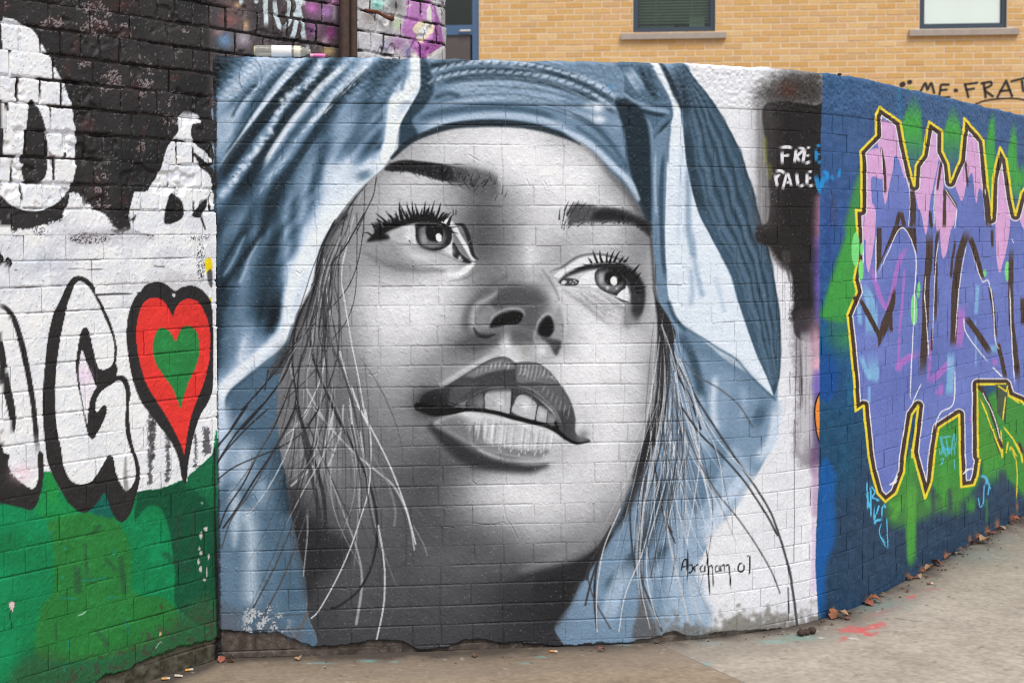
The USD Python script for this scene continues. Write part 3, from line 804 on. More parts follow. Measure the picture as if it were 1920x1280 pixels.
    p.fill('MO', '560,310 700,225 800,178 880,158 950,168 1000,210 1010,250 900,262 780,290 660,330', 130, 40, .8)
    p.fill('MO', '600,360 700,310 820,280 940,268 1010,262 1012,372 900,380 700,400 590,420', 66, 30, .8)
    for k, (xx, yy) in enumerate(((660, 270), (700, 255), (740, 250), (790, 225), (830, 215), (870, 205), (915, 215), (950, 225))):
        p.line('MO', [(xx + 8, yy - 20), (xx - 4, yy + 34)], [8, 16, 5], 196 if k > 2 else 160, 12, .8)
    p.fill('MO', '420,450 520,400 640,385 640,430 560,480 470,560 400,560', 92, 40, .6)
    p.fill('MO', '1030,205 1180,200 1260,228 1335,300 1410,392 1200,375 1035,370', 110, 20)
    for k in range(10):
        x0 = 1055 + k * 36
        y0 = 212 + max(0, k - 4) ** 1.6 * 9
        p.line('MO', [(x0 + 18, y0 + 9 * hash01(9, k)[0]), (x0 + 2 + 9 * hash01(9, k)[1], (y0 + 365) / 2), (x0 - 10, 300 + 62 * hash01(9, k)[2])], [8, 12 + 16 * hash01(9, k)[3], 6], 214 - 3 * k, 16, .4 + .35 * hash01(9, k)[4])
    p.line('MO', '1020,200 1018,290 1012,370', [14, 22, 12], 60, 20, .5)
    p.fill('MO', '1100,395 1410,395 1480,490 1530,600 1400,640 1290,520 1180,440', 104, 40, .7)
    for k in range(7):
        p.line('MO', [(1290 + k * 38, 402 + k * 34), (1260 + k * 40, 470 + k * 40)], [6, 16, 4], 160, 16, .6)
    p.line('MO', '1050,410 1180,450 1290,540 1380,640 1430,740', [16, 22, 20, 22, 18], 150, 22, .6)
    p.line('MO', '700,210 800,163 880,145 950,154 1010,194', [8, 12, 12, 12, 8], 76, 10, .8)
    p.line('MO', '1240,212 1340,288 1420,388 1490,488 1540,598 1568,720', [6, 10, 10, 10, 12, 16], 88, 12, .7)
    # teeth
    p.fill('MO', '555,605 600,515 700,455 850,428 1000,428 1110,460 1210,520 1290,590 1360,660 1405,740 1420,810 1330,772 1180,742 1000,702 860,662 720,632', 62, 14)
    for q, c, hx, hy in (('745,490 800,455 880,442 965,450 972,560 962,652 860,642 738,602', 200, 880, 570), ('1008,580 1040,515 1090,498 1150,520 1212,600 1192,712 1085,690 992,642', 208, 1110, 600), ('1222,620 1262,605 1312,650 1304,742 1218,726', 186, 1262, 670), ('1330,670 1372,700 1376,752 1318,740', 128, 1345, 720), ('590,600 610,530 700,482 724,560 716,612 640,614', 112, 690, 570), ('470,600 510,578 552,588 540,626 490,628', 116, 532, 604)):
        p.fill('MO', q, c - 24, 20, grow=8)
        p.blob('MO', hx, hy, 44, 56, min(226, c + 20), .8)
    p.line('MO', '600,520 700,465 850,440 1000,440 1110,470 1210,535 1300,615', [24, 40, 46, 46, 46, 44, 30], 66, 46, .75)
    p.lines('MO', """10:722,480 730,560 722,620
16:985,450 980,560 970,660
12:1222,590 1208,660 1200,730
8:1316,640 1310,700 1306,750
3:880,450 882,620
10:560,560 566,640""", 40, 8, .85)
    p.fill('MO', '260,760 370,690 480,650 620,650 780,670 950,710 1100,745 1240,780 1360,830 1470,900 1545,945 1460,1000 1340,1060 1200,1082 1050,1066 900,1040 760,1010 640,970 500,900 370,840', 192, 44)
    p.fill('MO', '300,760 380,700 500,690 600,780 600,950 480,890 370,830', 112, 110, .9)
    p.fill('MO', '600,780 720,780 740,930 900,960 1100,1000 1320,1000 1250,1070 1050,1060 860,1030 640,960', 112, 50, .8)
    p.fill('MO', '480,660 620,655 780,680 950,715 1100,750 1240,790 1360,840 1440,900 1300,870 1000,760 800,720 640,700', 214, 30, .8)
    rng = np.random.default_rng(12)
    for k in range(24):
        x0 = 500 + k * 36 + rng.uniform(-16, 16)
        top_ = rng.uniform(-30, 40) + 690 + max(0, x0 - 700) * .17 + 30
        bot_ = np.interp(x0, [500, 640, 800, 1000, 1300, 1400], [760, 880, 950, 1000, 1020, 980]) + rng.uniform(-40, 20)
        p.line('MO', [(x0 + 16, top_), (x0 + 4, (top_ + bot_) / 2), (x0 - 8, bot_)], [4, rng.uniform(6, 30), 5], rng.uniform(206, 238), 18, rng.uniform(.35, .85) if x0 > 640 else .35)
        p.line('MO', [(x0 + 32, top_ + 30), (x0 + 22, (top_ + bot_) / 2), (x0 + 8, bot_ + 20)], [3, rng.uniform(3, 12), 5], rng.uniform(96, 150), 16, rng.uniform(.2, .7))
        if x0 > 800 and x0 < 1340:
            p.line('MO', [(x0, bot_ + 14), (x0 - 4, bot_ + 45)], [8, 14, 4], 216, 10, .75)
    p.line('MO', '120,600 260,640 420,640 560,628 700,635 860,662 1000,702 1180,745 1300,775 1400,825 1480,890 1580,938 1695,925', [80, 100, 70, 34, 34, 38, 40, 40, 40, 44, 34, 26, 6], 26, 16)
    p.line('MO', '1385,745 1402,800', [20, 40], 24, 14)
    p.line('MO', '680,1000 850,1075 1000,1112 1200,1116 1350,1078 1500,990', [20, 40, 50, 50, 46, 40], 190, 36, .9)
    p.line('MO', '240,790 400,930 560,1055 750,1125 950,1155 1150,1172 1300,1145', [60, 130, 150, 120, 100, 80, 26], 48, 80, .88)
    p.blob('MO', 1610, 800, 36, 80, 216, .8); p.blob('MO', 1640, 870, 50, 60, 120, .8)
    # --- hair, left
    p.fill('HL', '770,0 690,105 630,240 590,430 540,530 490,660 450,790 370,880 330,960 400,960 440,880 480,760 540,620 600,520 640,420 670,260 725,130 810,20', 74, 20, .8)
    p.blob('HL', 430, 850, 50, 70, 60, .8)
    p.lines('HL', """10@172:745,190 722,290 690,400
8@192:842,20 805,180 778,300
8@196:660,270 680,480 702,610
12@205:760,830 790,950 820,1100 832,1260
9@150:700,460 712,560 720,660
10@182:560,1050 620,1160 700,1290
8@200:670,870 640,1000 570,1160 480,1290
12@180:455,900 485,1010
6@196:720,1150 708,1290
8@178:850,520 900,620 932,740
8@160:545,1060 540,1200
10@120:660,450 675,650 705,780
10@130:690,130 720,60
7@165:600,520 610,640 590,760
8@186:800,1000 860,1130""", 0, 4, .9)
    p.lines('HL', """12,12,12,10:800,10 690,120 640,280 600,430 540,560 490,700 475,850 485,1000 510,1150 545,1290
14:720,60 660,200 630,370 605,460 590,600 580,700 595,850 640,980 700,1120 775,1290
9:905,0 850,100 770,230 640,370 590,430
6:905,0 900,100 870,280 820,420 740,530 600,670 480,790 400,890
5:860,0 862,250 858,400 840,540 790,660 720,750 600,950 440,1110
7:770,200 750,300 750,500 755,700 745,850 700,1010 640,1150 555,1290
7:620,400 600,600 540,850 470,1020 400,1200 360,1290
12:580,480 500,650 470,850 420,980 320,1120 175,1290
9:480,700 420,880 330,1000 200,1150 105,1290
6:560,700 470,830 370,930 300,1040 165,1180
5:640,640 620,900 615,1290
10:600,440 595,640 560,780 520,900 490,1150 440,1290
14:660,240 612,420 560,600 500,760
8@70:680,250 672,500 690,650 680,900 680,1290
16@76:660,450 670,650 700,780 760,900 810,1050 850,1200 862,1290
12@82:640,470 650,600 690,730 740,860
6@90:1005,560 1004,560
8:330,930 310,1060
8:730,40 640,220 610,390""", 44, 4, .95)
    p.lines('HL', '7@222:770,420 800,600 830,780 870,980 905,1180 935,1290\n9@214:830,1040 870,1150 935,1285\n6@214:790,240 775,300 770,420', 0, 3, .95)
    p.lines('SL', """8:1150,880 1130,1000 1080,1110 1010,1270
6:1070,960 1065,1100 1060,1290
12@84:1080,930 980,1050 900,1170 820,1290
10:1010,1010 940,1130 900,1290
5@190:1045,985 1020,1060
6@60:990,1060 960,1180 930,1290
8@60:930,1130 880,1210 840,1290
7@150:1000,1100 970,1200 945,1290""", 50, 5, .9)
    rng = np.random.default_rng(15)
    g0 = spline(pts_of('HL', '800,0 700,100 640,240 590,400 530,560 480,720 440,900 400,1060 330,1280'), False)[0]
    g1 = spline(pts_of('HL', '860,40 790,180 740,330 735,500 740,680 745,860 740,1040 760,1280'), False)[0]
    for _ in range(34):
        u = np.cumsum(rng.normal(0, .10, 5)) + rng.uniform(0, 1)
        u = np.clip(u, -.05, 1.1)
        st_, en = rng.uniform(0, .35), rng.uniform(.5, 1)
        tt = np.linspace(st_, en, 5)
        q_ = np.array([g0[int(t * (len(g0) - 1))] * (1 - w) + g1[int(t * (len(g1) - 1))] * w for t, w in zip(tt, u)])
        c_ = rng.choice([44, 56, 72, 88, 150, 176], p=[.3, .22, .16, .12, .12, .08])
        p.line('P', q_, [1, rng.uniform(1.4, 3.6), rng.uniform(1.2, 3), .8], c_, 1.6, .8, fade=.08)
    # strands over the neck and the drape
    p.fill('BL', '380,390 410,420 440,520 520,580 600,640 660,650 690,720 640,800 520,860 470,960 440,800 410,660', 44, 90, .75)
    p.lines('BL', """10:600,40 570,160 530,270 470,330 390,400
9@196:650,0 640,120 600,240 575,300
6,7,8,10,12,14@172:560,290 600,400 660,560 710,690 740,820 740,930 715,1090
6:680,0 720,200 735,350 730,480 735,540
8,9,9,10,8@196:500,10 560,80 640,170 720,250 820,330 900,400 960,510 990,620 1005,720
4@170:1000,600 1050,690 1070,750
12@130:880,400 910,520 905,600
6@180:470,520 470,650 450,850
8@130:800,250 880,400
6:490,0 440,80 360,150""", 196, 6, .8)
    p.lines('BL', """10:170,0 90,120 20,210 0,280
10:240,0 130,120 60,220 -5,330
8:270,20 170,110 60,230 -5,330
8:350,0 290,130 220,250 150,390 70,510 30,610
10:415,0 360,120 300,230 200,380 120,510 50,610
7@74:420,20 350,150 270,290 180,440 90,570 42,710
7:540,0 450,130 330,210 210,260 100,310 -5,390
18@50:420,20 450,110 490,240 530,360 555,480 562,600 566,660
22@60:450,150 480,300 510,430 530,560
13:590,0 650,110 710,230 760,340 800,460 818,570 815,700 780,830 720,930 630,1000 590,1012
9@78:570,0 550,200 510,400 430,650 390,760 330,900 235,1078
9@74:500,220 470,380 430,520 370,660 300,820 178,1052
7@64:470,90 560,290 620,430 682,560
7@70:690,100 720,250 740,420 735,560 700,690
5:405,60 406,200 388,360
5@70:612,450 632,612
5@80:180,1050 330,1048 472,1044
18@100:470,1040 430,1120 395,1180
5@60:890,410 950,530 965,650 960,800
6@84:460,90 540,190 610,240""", 46, 5, .92)
    p.lines('BL', """7@224:720,0 770,80 840,210 900,340 945,460 975,550 1012,690
7@212:760,20 785,150 788,280 775,430 740,550 690,700 620,860 530,1020 490,1062
9@204:825,600 850,750 858,880 850,1010 815,1178
6@205:735,130 757,260 780,310
5@210:590,60 560,180""", 0, 4, .92)
    rng = np.random.default_rng(18)
    for _ in range(36):
        x0, y0 = rng.uniform(540, 680), rng.uniform(640, 800)
        k = (680 - x0) / 140 + rng.normal(0, .25)
        x1, y1 = x0 - 190 * k * rng.uniform(.3, 1) + 60 * (1 - k), rng.uniform(900, 1190)
        bend = rng.normal(0, 26)
        q_ = [(x0, y0), (x0 * .7 + x1 * .3 + bend * .7 + 10, y0 * .7 + y1 * .3), (x0 * .35 + x1 * .65 + bend + 6, y0 * .35 + y1 * .65), (x1, y1)]
        p.line('P', q_, [.8, rng.uniform(1.4, 3), rng.uniform(1.2, 2.4), .5], rng.choice([44, 56, 74, 96, 184, 210], p=[.26, .22, .16, .1, .14, .12]), 1.8, rng.uniform(.5, .85), fade='soft')
    for _ in range(32):
        x0, y0 = rng.uniform(1225, 1270), rng.uniform(560, 760)
        x1, y1 = rng.uniform(1120, 1430), rng.uniform(960, 1185)
        bend = rng.normal(0, 20)
        q_ = [(x0, y0), (x0 * .75 + x1 * .25 + bend * .6, y0 * .7 + y1 * .3), (x0 * .4 + x1 * .6 + bend, y0 * .35 + y1 * .65), (x1, y1)]
        p.line('P', q_, [.8, rng.uniform(1.2, 2.6), rng.uniform(1.0, 2.0), .5], rng.choice([48, 62, 84, 206, 226], p=[.22, .2, .14, .22, .22]), 1.8, rng.uniform(.45, .8), fade='soft')
    # --- hair, right
    p.lines('BR', """8@64:310,50 320,200 300,350 250,500 210,600 170,720 175,870 192,985
10:285,20 296,160 290,320 262,480
9,9,8,10,10@60:340,150 430,310 500,420 580,540 650,640 710,740 750,850 780,950 800,1060 814,1182
8@50:370,340 440,440 520,520 600,610 650,680 700,760 738,832
6@84:380,420 430,540 500,660 580,760 650,860 715,970 747,1055
6@92:380,160 430,215 520,270 590,330 642,412
6:260,540 280,660 300,760 342,860
5@86:320,480 330,640 290,800 248,992
9@70:230,600 210,740 205,900 215,1010 260,1120 290,1200
9@56:80,830 40,950 30,1080 40,1190
7@84:0,980 30,1080 92,1192
8@56:60,880 20,1000 -5,1100
12@60:95,800 20,930 0,1000
6@90:780,1035 783,1132
10@50:330,60 345,190 400,300 440,420
7@62:270,640 300,760 330,820""", 48, 4, .9)
    p.fill('BR', '212,1040 272,1200 285,1230 180,1230 196,1130', 92, 20, .85)
    p.lines('BR', """4.0:290,20 320,100 345,190 355,290 365,400 400,510 450,600 500,700 522,752
4.0:350,150 400,260 440,370 500,500 525,620 525,760 515,880 500,960
4.0:360,150 410,280 430,400 435,560 415,700 388,862
4.8:345,200 330,350 310,500 260,720 215,900 150,1060 125,1204
4.0:330,230 320,420 330,600 350,720 392,872
4.0:250,430 245,560 220,720 210,850 205,960 215,1060 245,1192
4.8:360,410 320,570 270,750 235,880 235,1010 260,1120 286,1184
7.2@196:300,740 330,900 370,1060 395,1172
4.0:420,330 520,480 600,570 652,632
4.8:130,730 70,870 45,1000 38,1100 40,1202
3.2@200:380,600 385,750 390,832
3.2:340,120 370,230 410,330
6.4@190:380,960 410,1060 440,1160
4.0@150:410,980 440,1060 480,1140""", 214, 3, .85)
    rng = np.random.default_rng(16)
    g0 = spline(pts_of('BR', '288,10 296,150 280,330 250,500 215,660 200,820 205,980 215,1150'), False)[0]
    g1 = spline(pts_of('BR', '330,60 370,230 400,400 400,560 390,700 380,860 360,1000 330,1170'), False)[0]
    for _ in range(40):
        u = np.clip(np.cumsum(rng.normal(0, .10, 5)) + rng.uniform(0, .8), -.05, 1.05)
        tt = np.linspace(rng.uniform(0, .4), rng.uniform(.5, 1), 5)
        q_ = np.array([g0[int(t * (len(g0) - 1))] * (1 - w) + g1[int(t * (len(g1) - 1))] * w for t, w in zip(tt, u)])
        p.line('P', q_, [.8, rng.uniform(1.2, 2.8), rng.uniform(1, 2.2), .6], rng.choice([46, 60, 78, 190, 214], p=[.28, .24, .2, .16, .12]), 1.6, .75, fade='soft')
    # --- the black patch, drips and the edge of the next picture
    p.fill('SR', '640,180 720,110 800,75 900,78 945,90 945,250 700,250', (52, 48, 46), 130, .92, rough=6)
    p.blob('SR', 780, 170, 46, 40, (88, 52, 38), .7)
    p.fill('SR', '680,235 900,240 945,260 945,620 950,690 945,860 935,980 800,985 740,950 700,890 640,870 635,800 690,770 695,600 678,420', (40, 36, 37), 14)
    p.fill('SR', '630,200 720,200 720,420 720,600 720,880 640,850 640,700', (96, 92, 94), 130, .55, curve=0, rough=6)
    for k in range(16):
        xx = 632 + k * 4.5
        p.line('SR', [(xx, 230 + 30 * hash01(99, k)[0]), (xx + 3, 780 + 40 * hash01(99, k)[1])], 2 + 3 * hash01(99, k)[2], (60, 56, 56), 4, .25 + .03 * k)
    p.fill('SR', '795,960 940,960 940,1300 815,1300 812,1100', (42, 38, 40), 12)
    p.fill('H', '430,20 640,30 640,200 560,230 480,120', (44, 40, 41), 60, .9, rough=3)
    p.line('H', '580,150 600,300', [50, 6], (70, 66, 66), 12, .7)
    for k in range(18):
        h = hash01(8, 100 + k)
        xx = 560 + 13 * k * .85
        y1 = 260 + h[0] * 400 + (500 if xx > 610 and h[2] > .3 else 0)
        p.line('H', [(xx, 120), (xx + 4, y1 * .6 + 60), (xx + 2, y1)], [4, 3, 2], (64, 60, 62), 3, .35 + .4 * h[1], fade=-.3)
    p.fill('H', '625,180 775,180 775,420 770,520 610,520 618,440 625,400', (42, 38, 40), 34, rough=3)
    p.fill('H', '630,500 775,500 775,1000 768,1300 640,1300 640,900 620,700', (78, 70, 80), 60, .5, rough=6)
    p.lines('H', """6:690,520 694,800 690,1100
4:660,530 664,1250
7:668,700 672,1000
4:640,560 634,1000 636,1290
5:712,860 716,1250
4:602,800 606,940""", (52, 48, 52), 4, .8)
    p.line('I', '628,-200 628,200 626,600', 4, (46, 42, 44), 3, .85)
    p.lines('H', """60:690,560 700,800 700,1290
26:660,1000 668,1290
18:722,950 724,1010""", (212, 212, 218), 26, .55)
    # purple rim beside the blue picture
    p.line('H', '772,-160 770,-20 768,90', [40, 52, 40], (168, 118, 158), 70, .85)
    p.line('H', '770,80 768,220 768,340', [46, 60, 44], (98, 82, 166), 80, .9)
    p.line('H', '768,300 766,420 768,520', [40, 50, 40], (106, 90, 176), 50, .8)
    p.blob('H', 750, 640, 40, 100, (200, 158, 182), .9); p.blob('H', 755, 775, 30, 60, (228, 172, 192), .9)
    p.line('H', '768,830 766,890 768,950', [60, 76, 50], (112, 96, 192), 60, .85)
    p.line('H', '768,950 764,1100 766,1290', [40, 60, 50], (88, 70, 122), 50, .85)
    p.fill('H', '748,1000 770,930 790,930 790,1190 768,1200 750,1120', (236, 140, 60), 5)
    p.line('H', '772,925 748,985 742,1060 752,1140 768,1205', 9, (40, 30, 40), 4)
    p.line('I', '750,-20 745,40 745,100', [60, 70, 30], (110, 84, 120), 50, .8)
    p.line('I', '752,80 748,200 744,330', [40, 50, 40], (178, 148, 178), 40, .8)
    p.lines('I', """26:735,330 740,560 735,800
10@238:708,320 706,400
9@240:680,400 682,590
9@238:700,500 702,640
12@236:716,330 716,420""", (206, 186, 216), 14, .7)
    # --- the blue picture beyond the bend
    blue = '1541,60 1541,150 1540,220 1538,330 1537,430 1537,700 1536,850 1535,900 1530,1000 1529,1060 1532,1110 1535,1165 1537,1210 2300,1100 2300,60'
    i, a = p.fill('P', blue, 0, 2.5, curve=0, rough=.5, get=1)
    yy = p.y[i] + p.n3[i] * 60
    bc = np.stack([np.interp(yy, [130, 260, 420, 620, 800, 950, 1200], v) for v in ((54, 56, 48, 32, 26, 38, 34), (92, 90, 86, 84, 78, 66, 68), (132, 138, 146, 142, 114, 94, 98))], 1)
    bc += (p.n1[i] * 16)[:, None]
    p.c[i] += (bc - p.c[i]) * a[:, None]
    p.clip = np.zeros(len(p.x)); p.clip[i] = a
    for k in range(46):
        h = hash01(6, 300 + k)
        x0, y0 = 1540 + h[0] * 400, 140 + h[1] * 700
        c = [(30, 120, 150), (40, 60, 130), (70, 66, 96), (24, 60, 110)][k % 4]
        p.line('P', [(x0, y0), (x0 + 1, y0 + 60 + 160 * h[2])], 3 + 9 * h[3], c, 6, .4, fade=.3)
    p.line('KT', '990,230 1010,600', 26, (20, 120, 160), 20, .7)
    p.fill('P', '1537,880 1567,885 1566,930 1566,1010 1550,1060 1545,1130 1535,1170 1525,1170', (14, 88, 160), 16)
    p.fill('H', '775,560 820,560 870,800 850,950 775,940', (12, 74, 150), 30, .8)
    p.blob('P', 1585, 880, 20, 60, (16, 84, 120), .6)
    # green beams and glow
    GR = (62, 168, 62)
    p.fill('H', '935,-10 985,-10 985,380 930,490 900,540 780,500 790,440 850,240 900,90', (64, 160, 62), 40, .95)
    p.blob('H', 860, 600, 90, 110, (40, 120, 90), .6); p.blob('H', 920, 620, 50, 80, (64, 160, 60), .5)
    p.fill('G', '985,990 1010,990 1000,1290 915,1290 940,1150', (62, 150, 64), 40, .85)
    p.lines('G', """10,90,150,170:1300,500 1295,640 1280,800 1290,1030
10,70,110,150:1518,560 1518,680 1516,800 1520,1020
8,40,60,80:1742,610 1735,760 1730,900 1736,1200
8,40,70,120:1862,650 1858,800 1850,950 1860,1200
16,60,90:1910,900 1900,1000 1890,1150""", GR, 26, .95)
    p.fill('P', '1740,800 1780,790 1925,700 2100,640 2100,960 1960,960 1920,930 1870,880 1850,890 1800,940 1760,930 1725,880 1690,950 1680,900', (62, 150, 54), 16, .95)
    p.fill('P', '1660,930 1700,900 1720,880 1760,930 1800,900 1800,960 1760,960 1700,985 1668,980', (70, 140, 60), 26, .85)
    p.lines('KR', """70,80,80,60:770,60 760,300 760,500 770,780
50:700,200 650,330 600,420
60:640,230 600,330""", (84, 168, 60), 40, .85)
    p.lines('KS', """70,60,50:40,640 30,900 40,1130
80,70,20:340,150 340,400 335,620
90,80,40:570,400 570,560 560,660
130,130,100:750,0 750,250 780,420
14:712,480 712,720
40:160,430 200,600""", (72, 160, 60), 36, .8)
    p.lines('KS', """30:230,380 240,700
40:380,380 390,640
26:660,100 650,500
60:860,200 850,500""", (52, 70, 92), 30, .7)
    p.clip = None
    # --- big letters
    YE, BN, PW, PK, WH, PU, CY, LG = (240, 216, 50), (72, 52, 44), (104, 120, 192), (220, 168, 214), (240, 238, 244), (186, 112, 204), (140, 208, 236), (122, 220, 130)
    S = []
    S += [('G', '1105,600 1225,690 1245,800 1290,1000 1304,1045 1310,930 1352,870 1382,685 1462,740 1462,850 1495,920 1506,1025 1560,900 1582,665 1692,790 1735,1230 1745,1000 1785,828 1822,900 1850,1100 1872,1210 1905,1080 1980,990 2200,990')]
    S += [('KS', '1500,-300 1060,-330')]
    S += [('H', '1905,975 1835,945 1815,880 1770,880 1745,880')]
    S += [('H', '1790,1040 1860,1180 1905,1290')] if 0 else []
    S += [('H', '1660,880 1662,1285'), ('KS', '660,80 632,290 600,375 485,392 470,60'), ('H', '1558,1280 1555,1050 1440,1125 1415,1280'), ('KS', '222,350 165,495 45,60'), ('H', '1290,1290 1325,1000 1290,1050 1252,1285')]
    S += [('KR', '705,20 640,190 555,258 490,190 440,0'), ('H', '1045,1285 1018,1000 972,1030 960,820 942,640 925,490 978,360 962,285 985,180 980,0'), ('G', '975,1180 1003,1185 1005,940 1000,850 1088,760 1085,650')]
    out = np.vstack([pts_of(f, q) for f, q in S])
    p.fill('P', out, YE, 1.6, grow=2, curve=0)
    p.fill('P', out, BN, 1.6, grow=-2.5, curve=0)
    p.fill('P', out, WH, 1.6, grow=-9.5, curve=0)
    i, a = p.fill('P', out, PW, 1.6, grow=-11.5, curve=0, get=1)
    p.c[i] += (rgb(PW) + (p.n3[i] * 26)[:, None] - p.c[i]) * a[:, None]
    p.clip = np.zeros(len(p.x)); p.clip[i] = a
    # pink tops running down into the blue
    for fr, q in (('G', '1095,690 1220,740 1250,1000 1215,900 1195,880 1180,960 1140,1150 1120,980 1110,900'), ('G', '1015,920 1100,840 1120,1000 1060,1010 1070,1280 1040,1350 1010,1290'), ('G', '1310,990 1400,760 1450,780 1440,900 1420,1000 1390,1150 1370,1320 1340,1200 1320,1150'), ('G', '1420,1050 1455,900 1470,1180 1440,1300 1420,1250'), ('G', '1530,1000 1590,900 1600,760 1680,840 1705,1100 1670,1060 1650,1140 1630,980 1600,1020 1570,1130'), ('G', '1470,1080 1540,1170 1530,1250 1490,1310 1460,1240'), ('G', '1755,1100 1785,930 1820,1000 1840,1280 1790,1500 1770,1300'), ('H', '1040,-120 1085,-100 1075,100 1045,250 1030,140'), ('H', '1450,-60 1510,-60 1490,120 1460,160'), ('H', '1760,-80 1800,-80 1795,220 1770,210'), ('G', '1900,1180 2000,1080 2000,1290 1920,1290')):
        p.fill(fr, q, PK, 4, .95)
    # purple strokes
    p.lines('H', """26:1050,180 1090,330 1140,450 1170,400 1215,200 1270,90
14:1250,200 1235,420 1215,620
40:1210,820 1230,760 1350,690
14:1220,600 1210,800
36:1380,880 1460,800 1530,730
16:1400,600 1380,880
50:1570,420 1560,560 1545,700
26:1455,860 1450,960
20:1430,900 1428,950
26:1635,1040 1625,1110
20:1640,840 1640,1000
30:1750,720 1765,790""", PU, 6, .75)
    # cyan drips and dots
    p.lines('H', """40,60:1000,300 1050,400 1060,500
70:1060,400 1065,640
24:990,420 1000,560
60:1060,680 1075,820 1060,880
14:1050,880 1045,1020
26:1000,700 1030,800 1060,860
40:1510,680 1505,830 1500,960
20:1660,310 1650,500
8:1648,500 1650,800
34:1740,640 1755,720""", CY, 12, .65)
    p.clip = None
    for fr, xx, yy, rx, ry in (('H', 972, 120, 22, 95), ('H', 1007, 120, 9, 36), ('H', 1003, 240, 14, 60), ('H', 1302, 460, 19, 90), ('H', 1327, 350, 9, 46), ('H', 1825, 245, 14, 56), ('H', 1700, 255, 10, 20)):
        t_ = np.linspace(0, 2 * np.pi, 14)[:-1]
        p.fill(fr, np.stack([xx + rx * np.cos(t_), yy + ry * np.sin(t_)], 1), LG, 4)
    # brown letter edges with white light lines
    p.lines('G', """14:1115,820 1135,960 1140,1100
23:1225,1180 1195,1290
23:1225,1180 1250,1290
14:1300,1060 1285,1290
12:1590,900 1605,1060
13:1455,900 1430,1080
26,38,20:1290,1040 1295,1180 1300,1290
20:1475,1050 1470,1290
17:1475,1060 1545,1170
32:1700,1050 1725,1290
14:1390,1180 1400,1290""", BN, 4)
    p.lines('G', """5:1118,830 1125,960
5:1270,1000 1280,1140 1268,1290
6:1545,1170 1530,1290
5:1420,1030 1410,1290
5:1475,1060 1540,1165
5:1700,1060 1705,1100""", WH, 3)
    p.fill('H', '1092,0 1120,0 1120,170 1190,-10 1240,-10 1150,120 1088,260', BN, 4, curve=0)
    p.fill('H', '1250,0 1310,0 1320,150 1300,100', BN, 4, curve=0)
    p.lines('H', """17,29,23,6:990,385 1040,480 1105,610 1100,680
26,49,29,12:1100,660 1140,540 1180,420 1192,320
23,20:1170,480 1172,600
32,23:980,375 965,420
38:1390,0 1385,200 1370,330 1362,600 1345,860
17:1440,0 1425,120 1425,300 1420,560
12:1405,560 1400,700
14:1535,60 1515,200 1510,290
38:1610,0 1560,150 1535,330 1525,560 1520,680
29:1610,40 1640,120 1670,230 1690,300
17:1725,320 1745,440 1765,640
23:1770,640 1790,720 1820,860
29:1850,90 1845,300 1850,520 1870,700 1890,880
23:1910,380 1915,560
32:1590,500 1650,580 1740,720
17:1740,0 1742,120""", BN, 4)
    p.lines('H', """6:1088,30 1086,310
6:1085,300 1150,150 1235,0 1310,150 1305,380 1300,560 1280,900 1290,980
5:1365,250 1362,380 1380,640 1385,740
5:1440,60 1420,240 1405,700
5:1600,80 1560,300 1530,660
6:1610,80 1680,290 1720,300 1745,430 1760,640 1790,690
6:1580,495 1600,600 1730,770
5:1850,60 1865,90
6:1840,300 1850,620 1870,900
8:1740,780 1800,840
6:1345,870 1290,990
7:1415,1140 1450,1040 1525,980 1530,760""", WH, 3.5)
    # open triangle and lower right of the third letter
    p.fill('H', '1662,905 1700,950 1800,1270 1800,1300 1668,1300', (70, 150, 54), 4, curve=0)
    p.lines('H', """7@0:1668,930 1790,1290
20:1655,880 1700,940 1760,1100 1800,1230""".replace('7@0', '7'), BN, 4)
    p.line('H', '1690,930 1755,1070 1795,1220', 6, WH, 3)
    p.fill('H', '1760,880 1830,880 1815,1100 1770,1040', (70, 90, 70), 5, curve=0)
    p.lines('H', """9:1668,940 1800,1285
8:1762,880 1820,920 1830,880
8:1830,940 1900,990
8:1818,940 1800,1090
8:1790,1130 1800,1270
9:1800,1110 1860,1190 1905,1285
8:1850,1230 1880,1290""", YE, 3, curve=0)
    p.lines('KS', """20:800,-40 850,80 850,140
14:900,-20 880,100
26:930,20 915,80
16:960,-10 1020,90 1032,190
10:930,50 975,160 985,300 975,540""", YE, 5, curve=0)
    p.lines('KS', """30:810,-60 840,20 860,60
26:990,-20 1043,110""", BN, 8, curve=0)
    # yellow ridge and bottom shines
    p.line('KR', '590,120 630,100 655,50', [10, 26, 8], WH, 6)
    p.line('KS', '500,275 540,240 590,225', [8, 22, 8], WH, 6)
    # --- small tags in blue and white
    p.lines('KR', """12:412,85 412,330
14:400,170 430,300 440,120
13:435,130 440,390
14:440,125 470,180 450,220 500,240
20:470,240 515,245
12:470,270 465,400 500,290 480,370
12:540,270 555,300 530,300 525,400
20:470,445 480,410 545,395
9:525,420 508,510 572,640
9:565,370 575,640
8:508,520 560,590""", (84, 190, 232), 4)
    p.lines('KS', """10:285,30 300,100 330,20 340,120
10:360,20 350,120 390,60 400,120
9:420,20 430,110
12:295,150 330,140 300,210
9:420,140 424,240
14:300,60 420,50""", (84, 196, 236), 5, .85)
    p.lines('KS', """26:640,290 690,300 715,340 690,380
14:690,360 685,560
12:740,350 720,470
10:640,480 655,570 690,520
12:720,340 750,420
10:640,480 640,520""", (96, 190, 236), 5, .9)
    p.lines('H', """14:1450,1160 1470,1280
10:1480,1150 1500,1270 1530,1160 1535,1250
10:1455,1180 1520,1170""", (84, 190, 214), 5, .85)
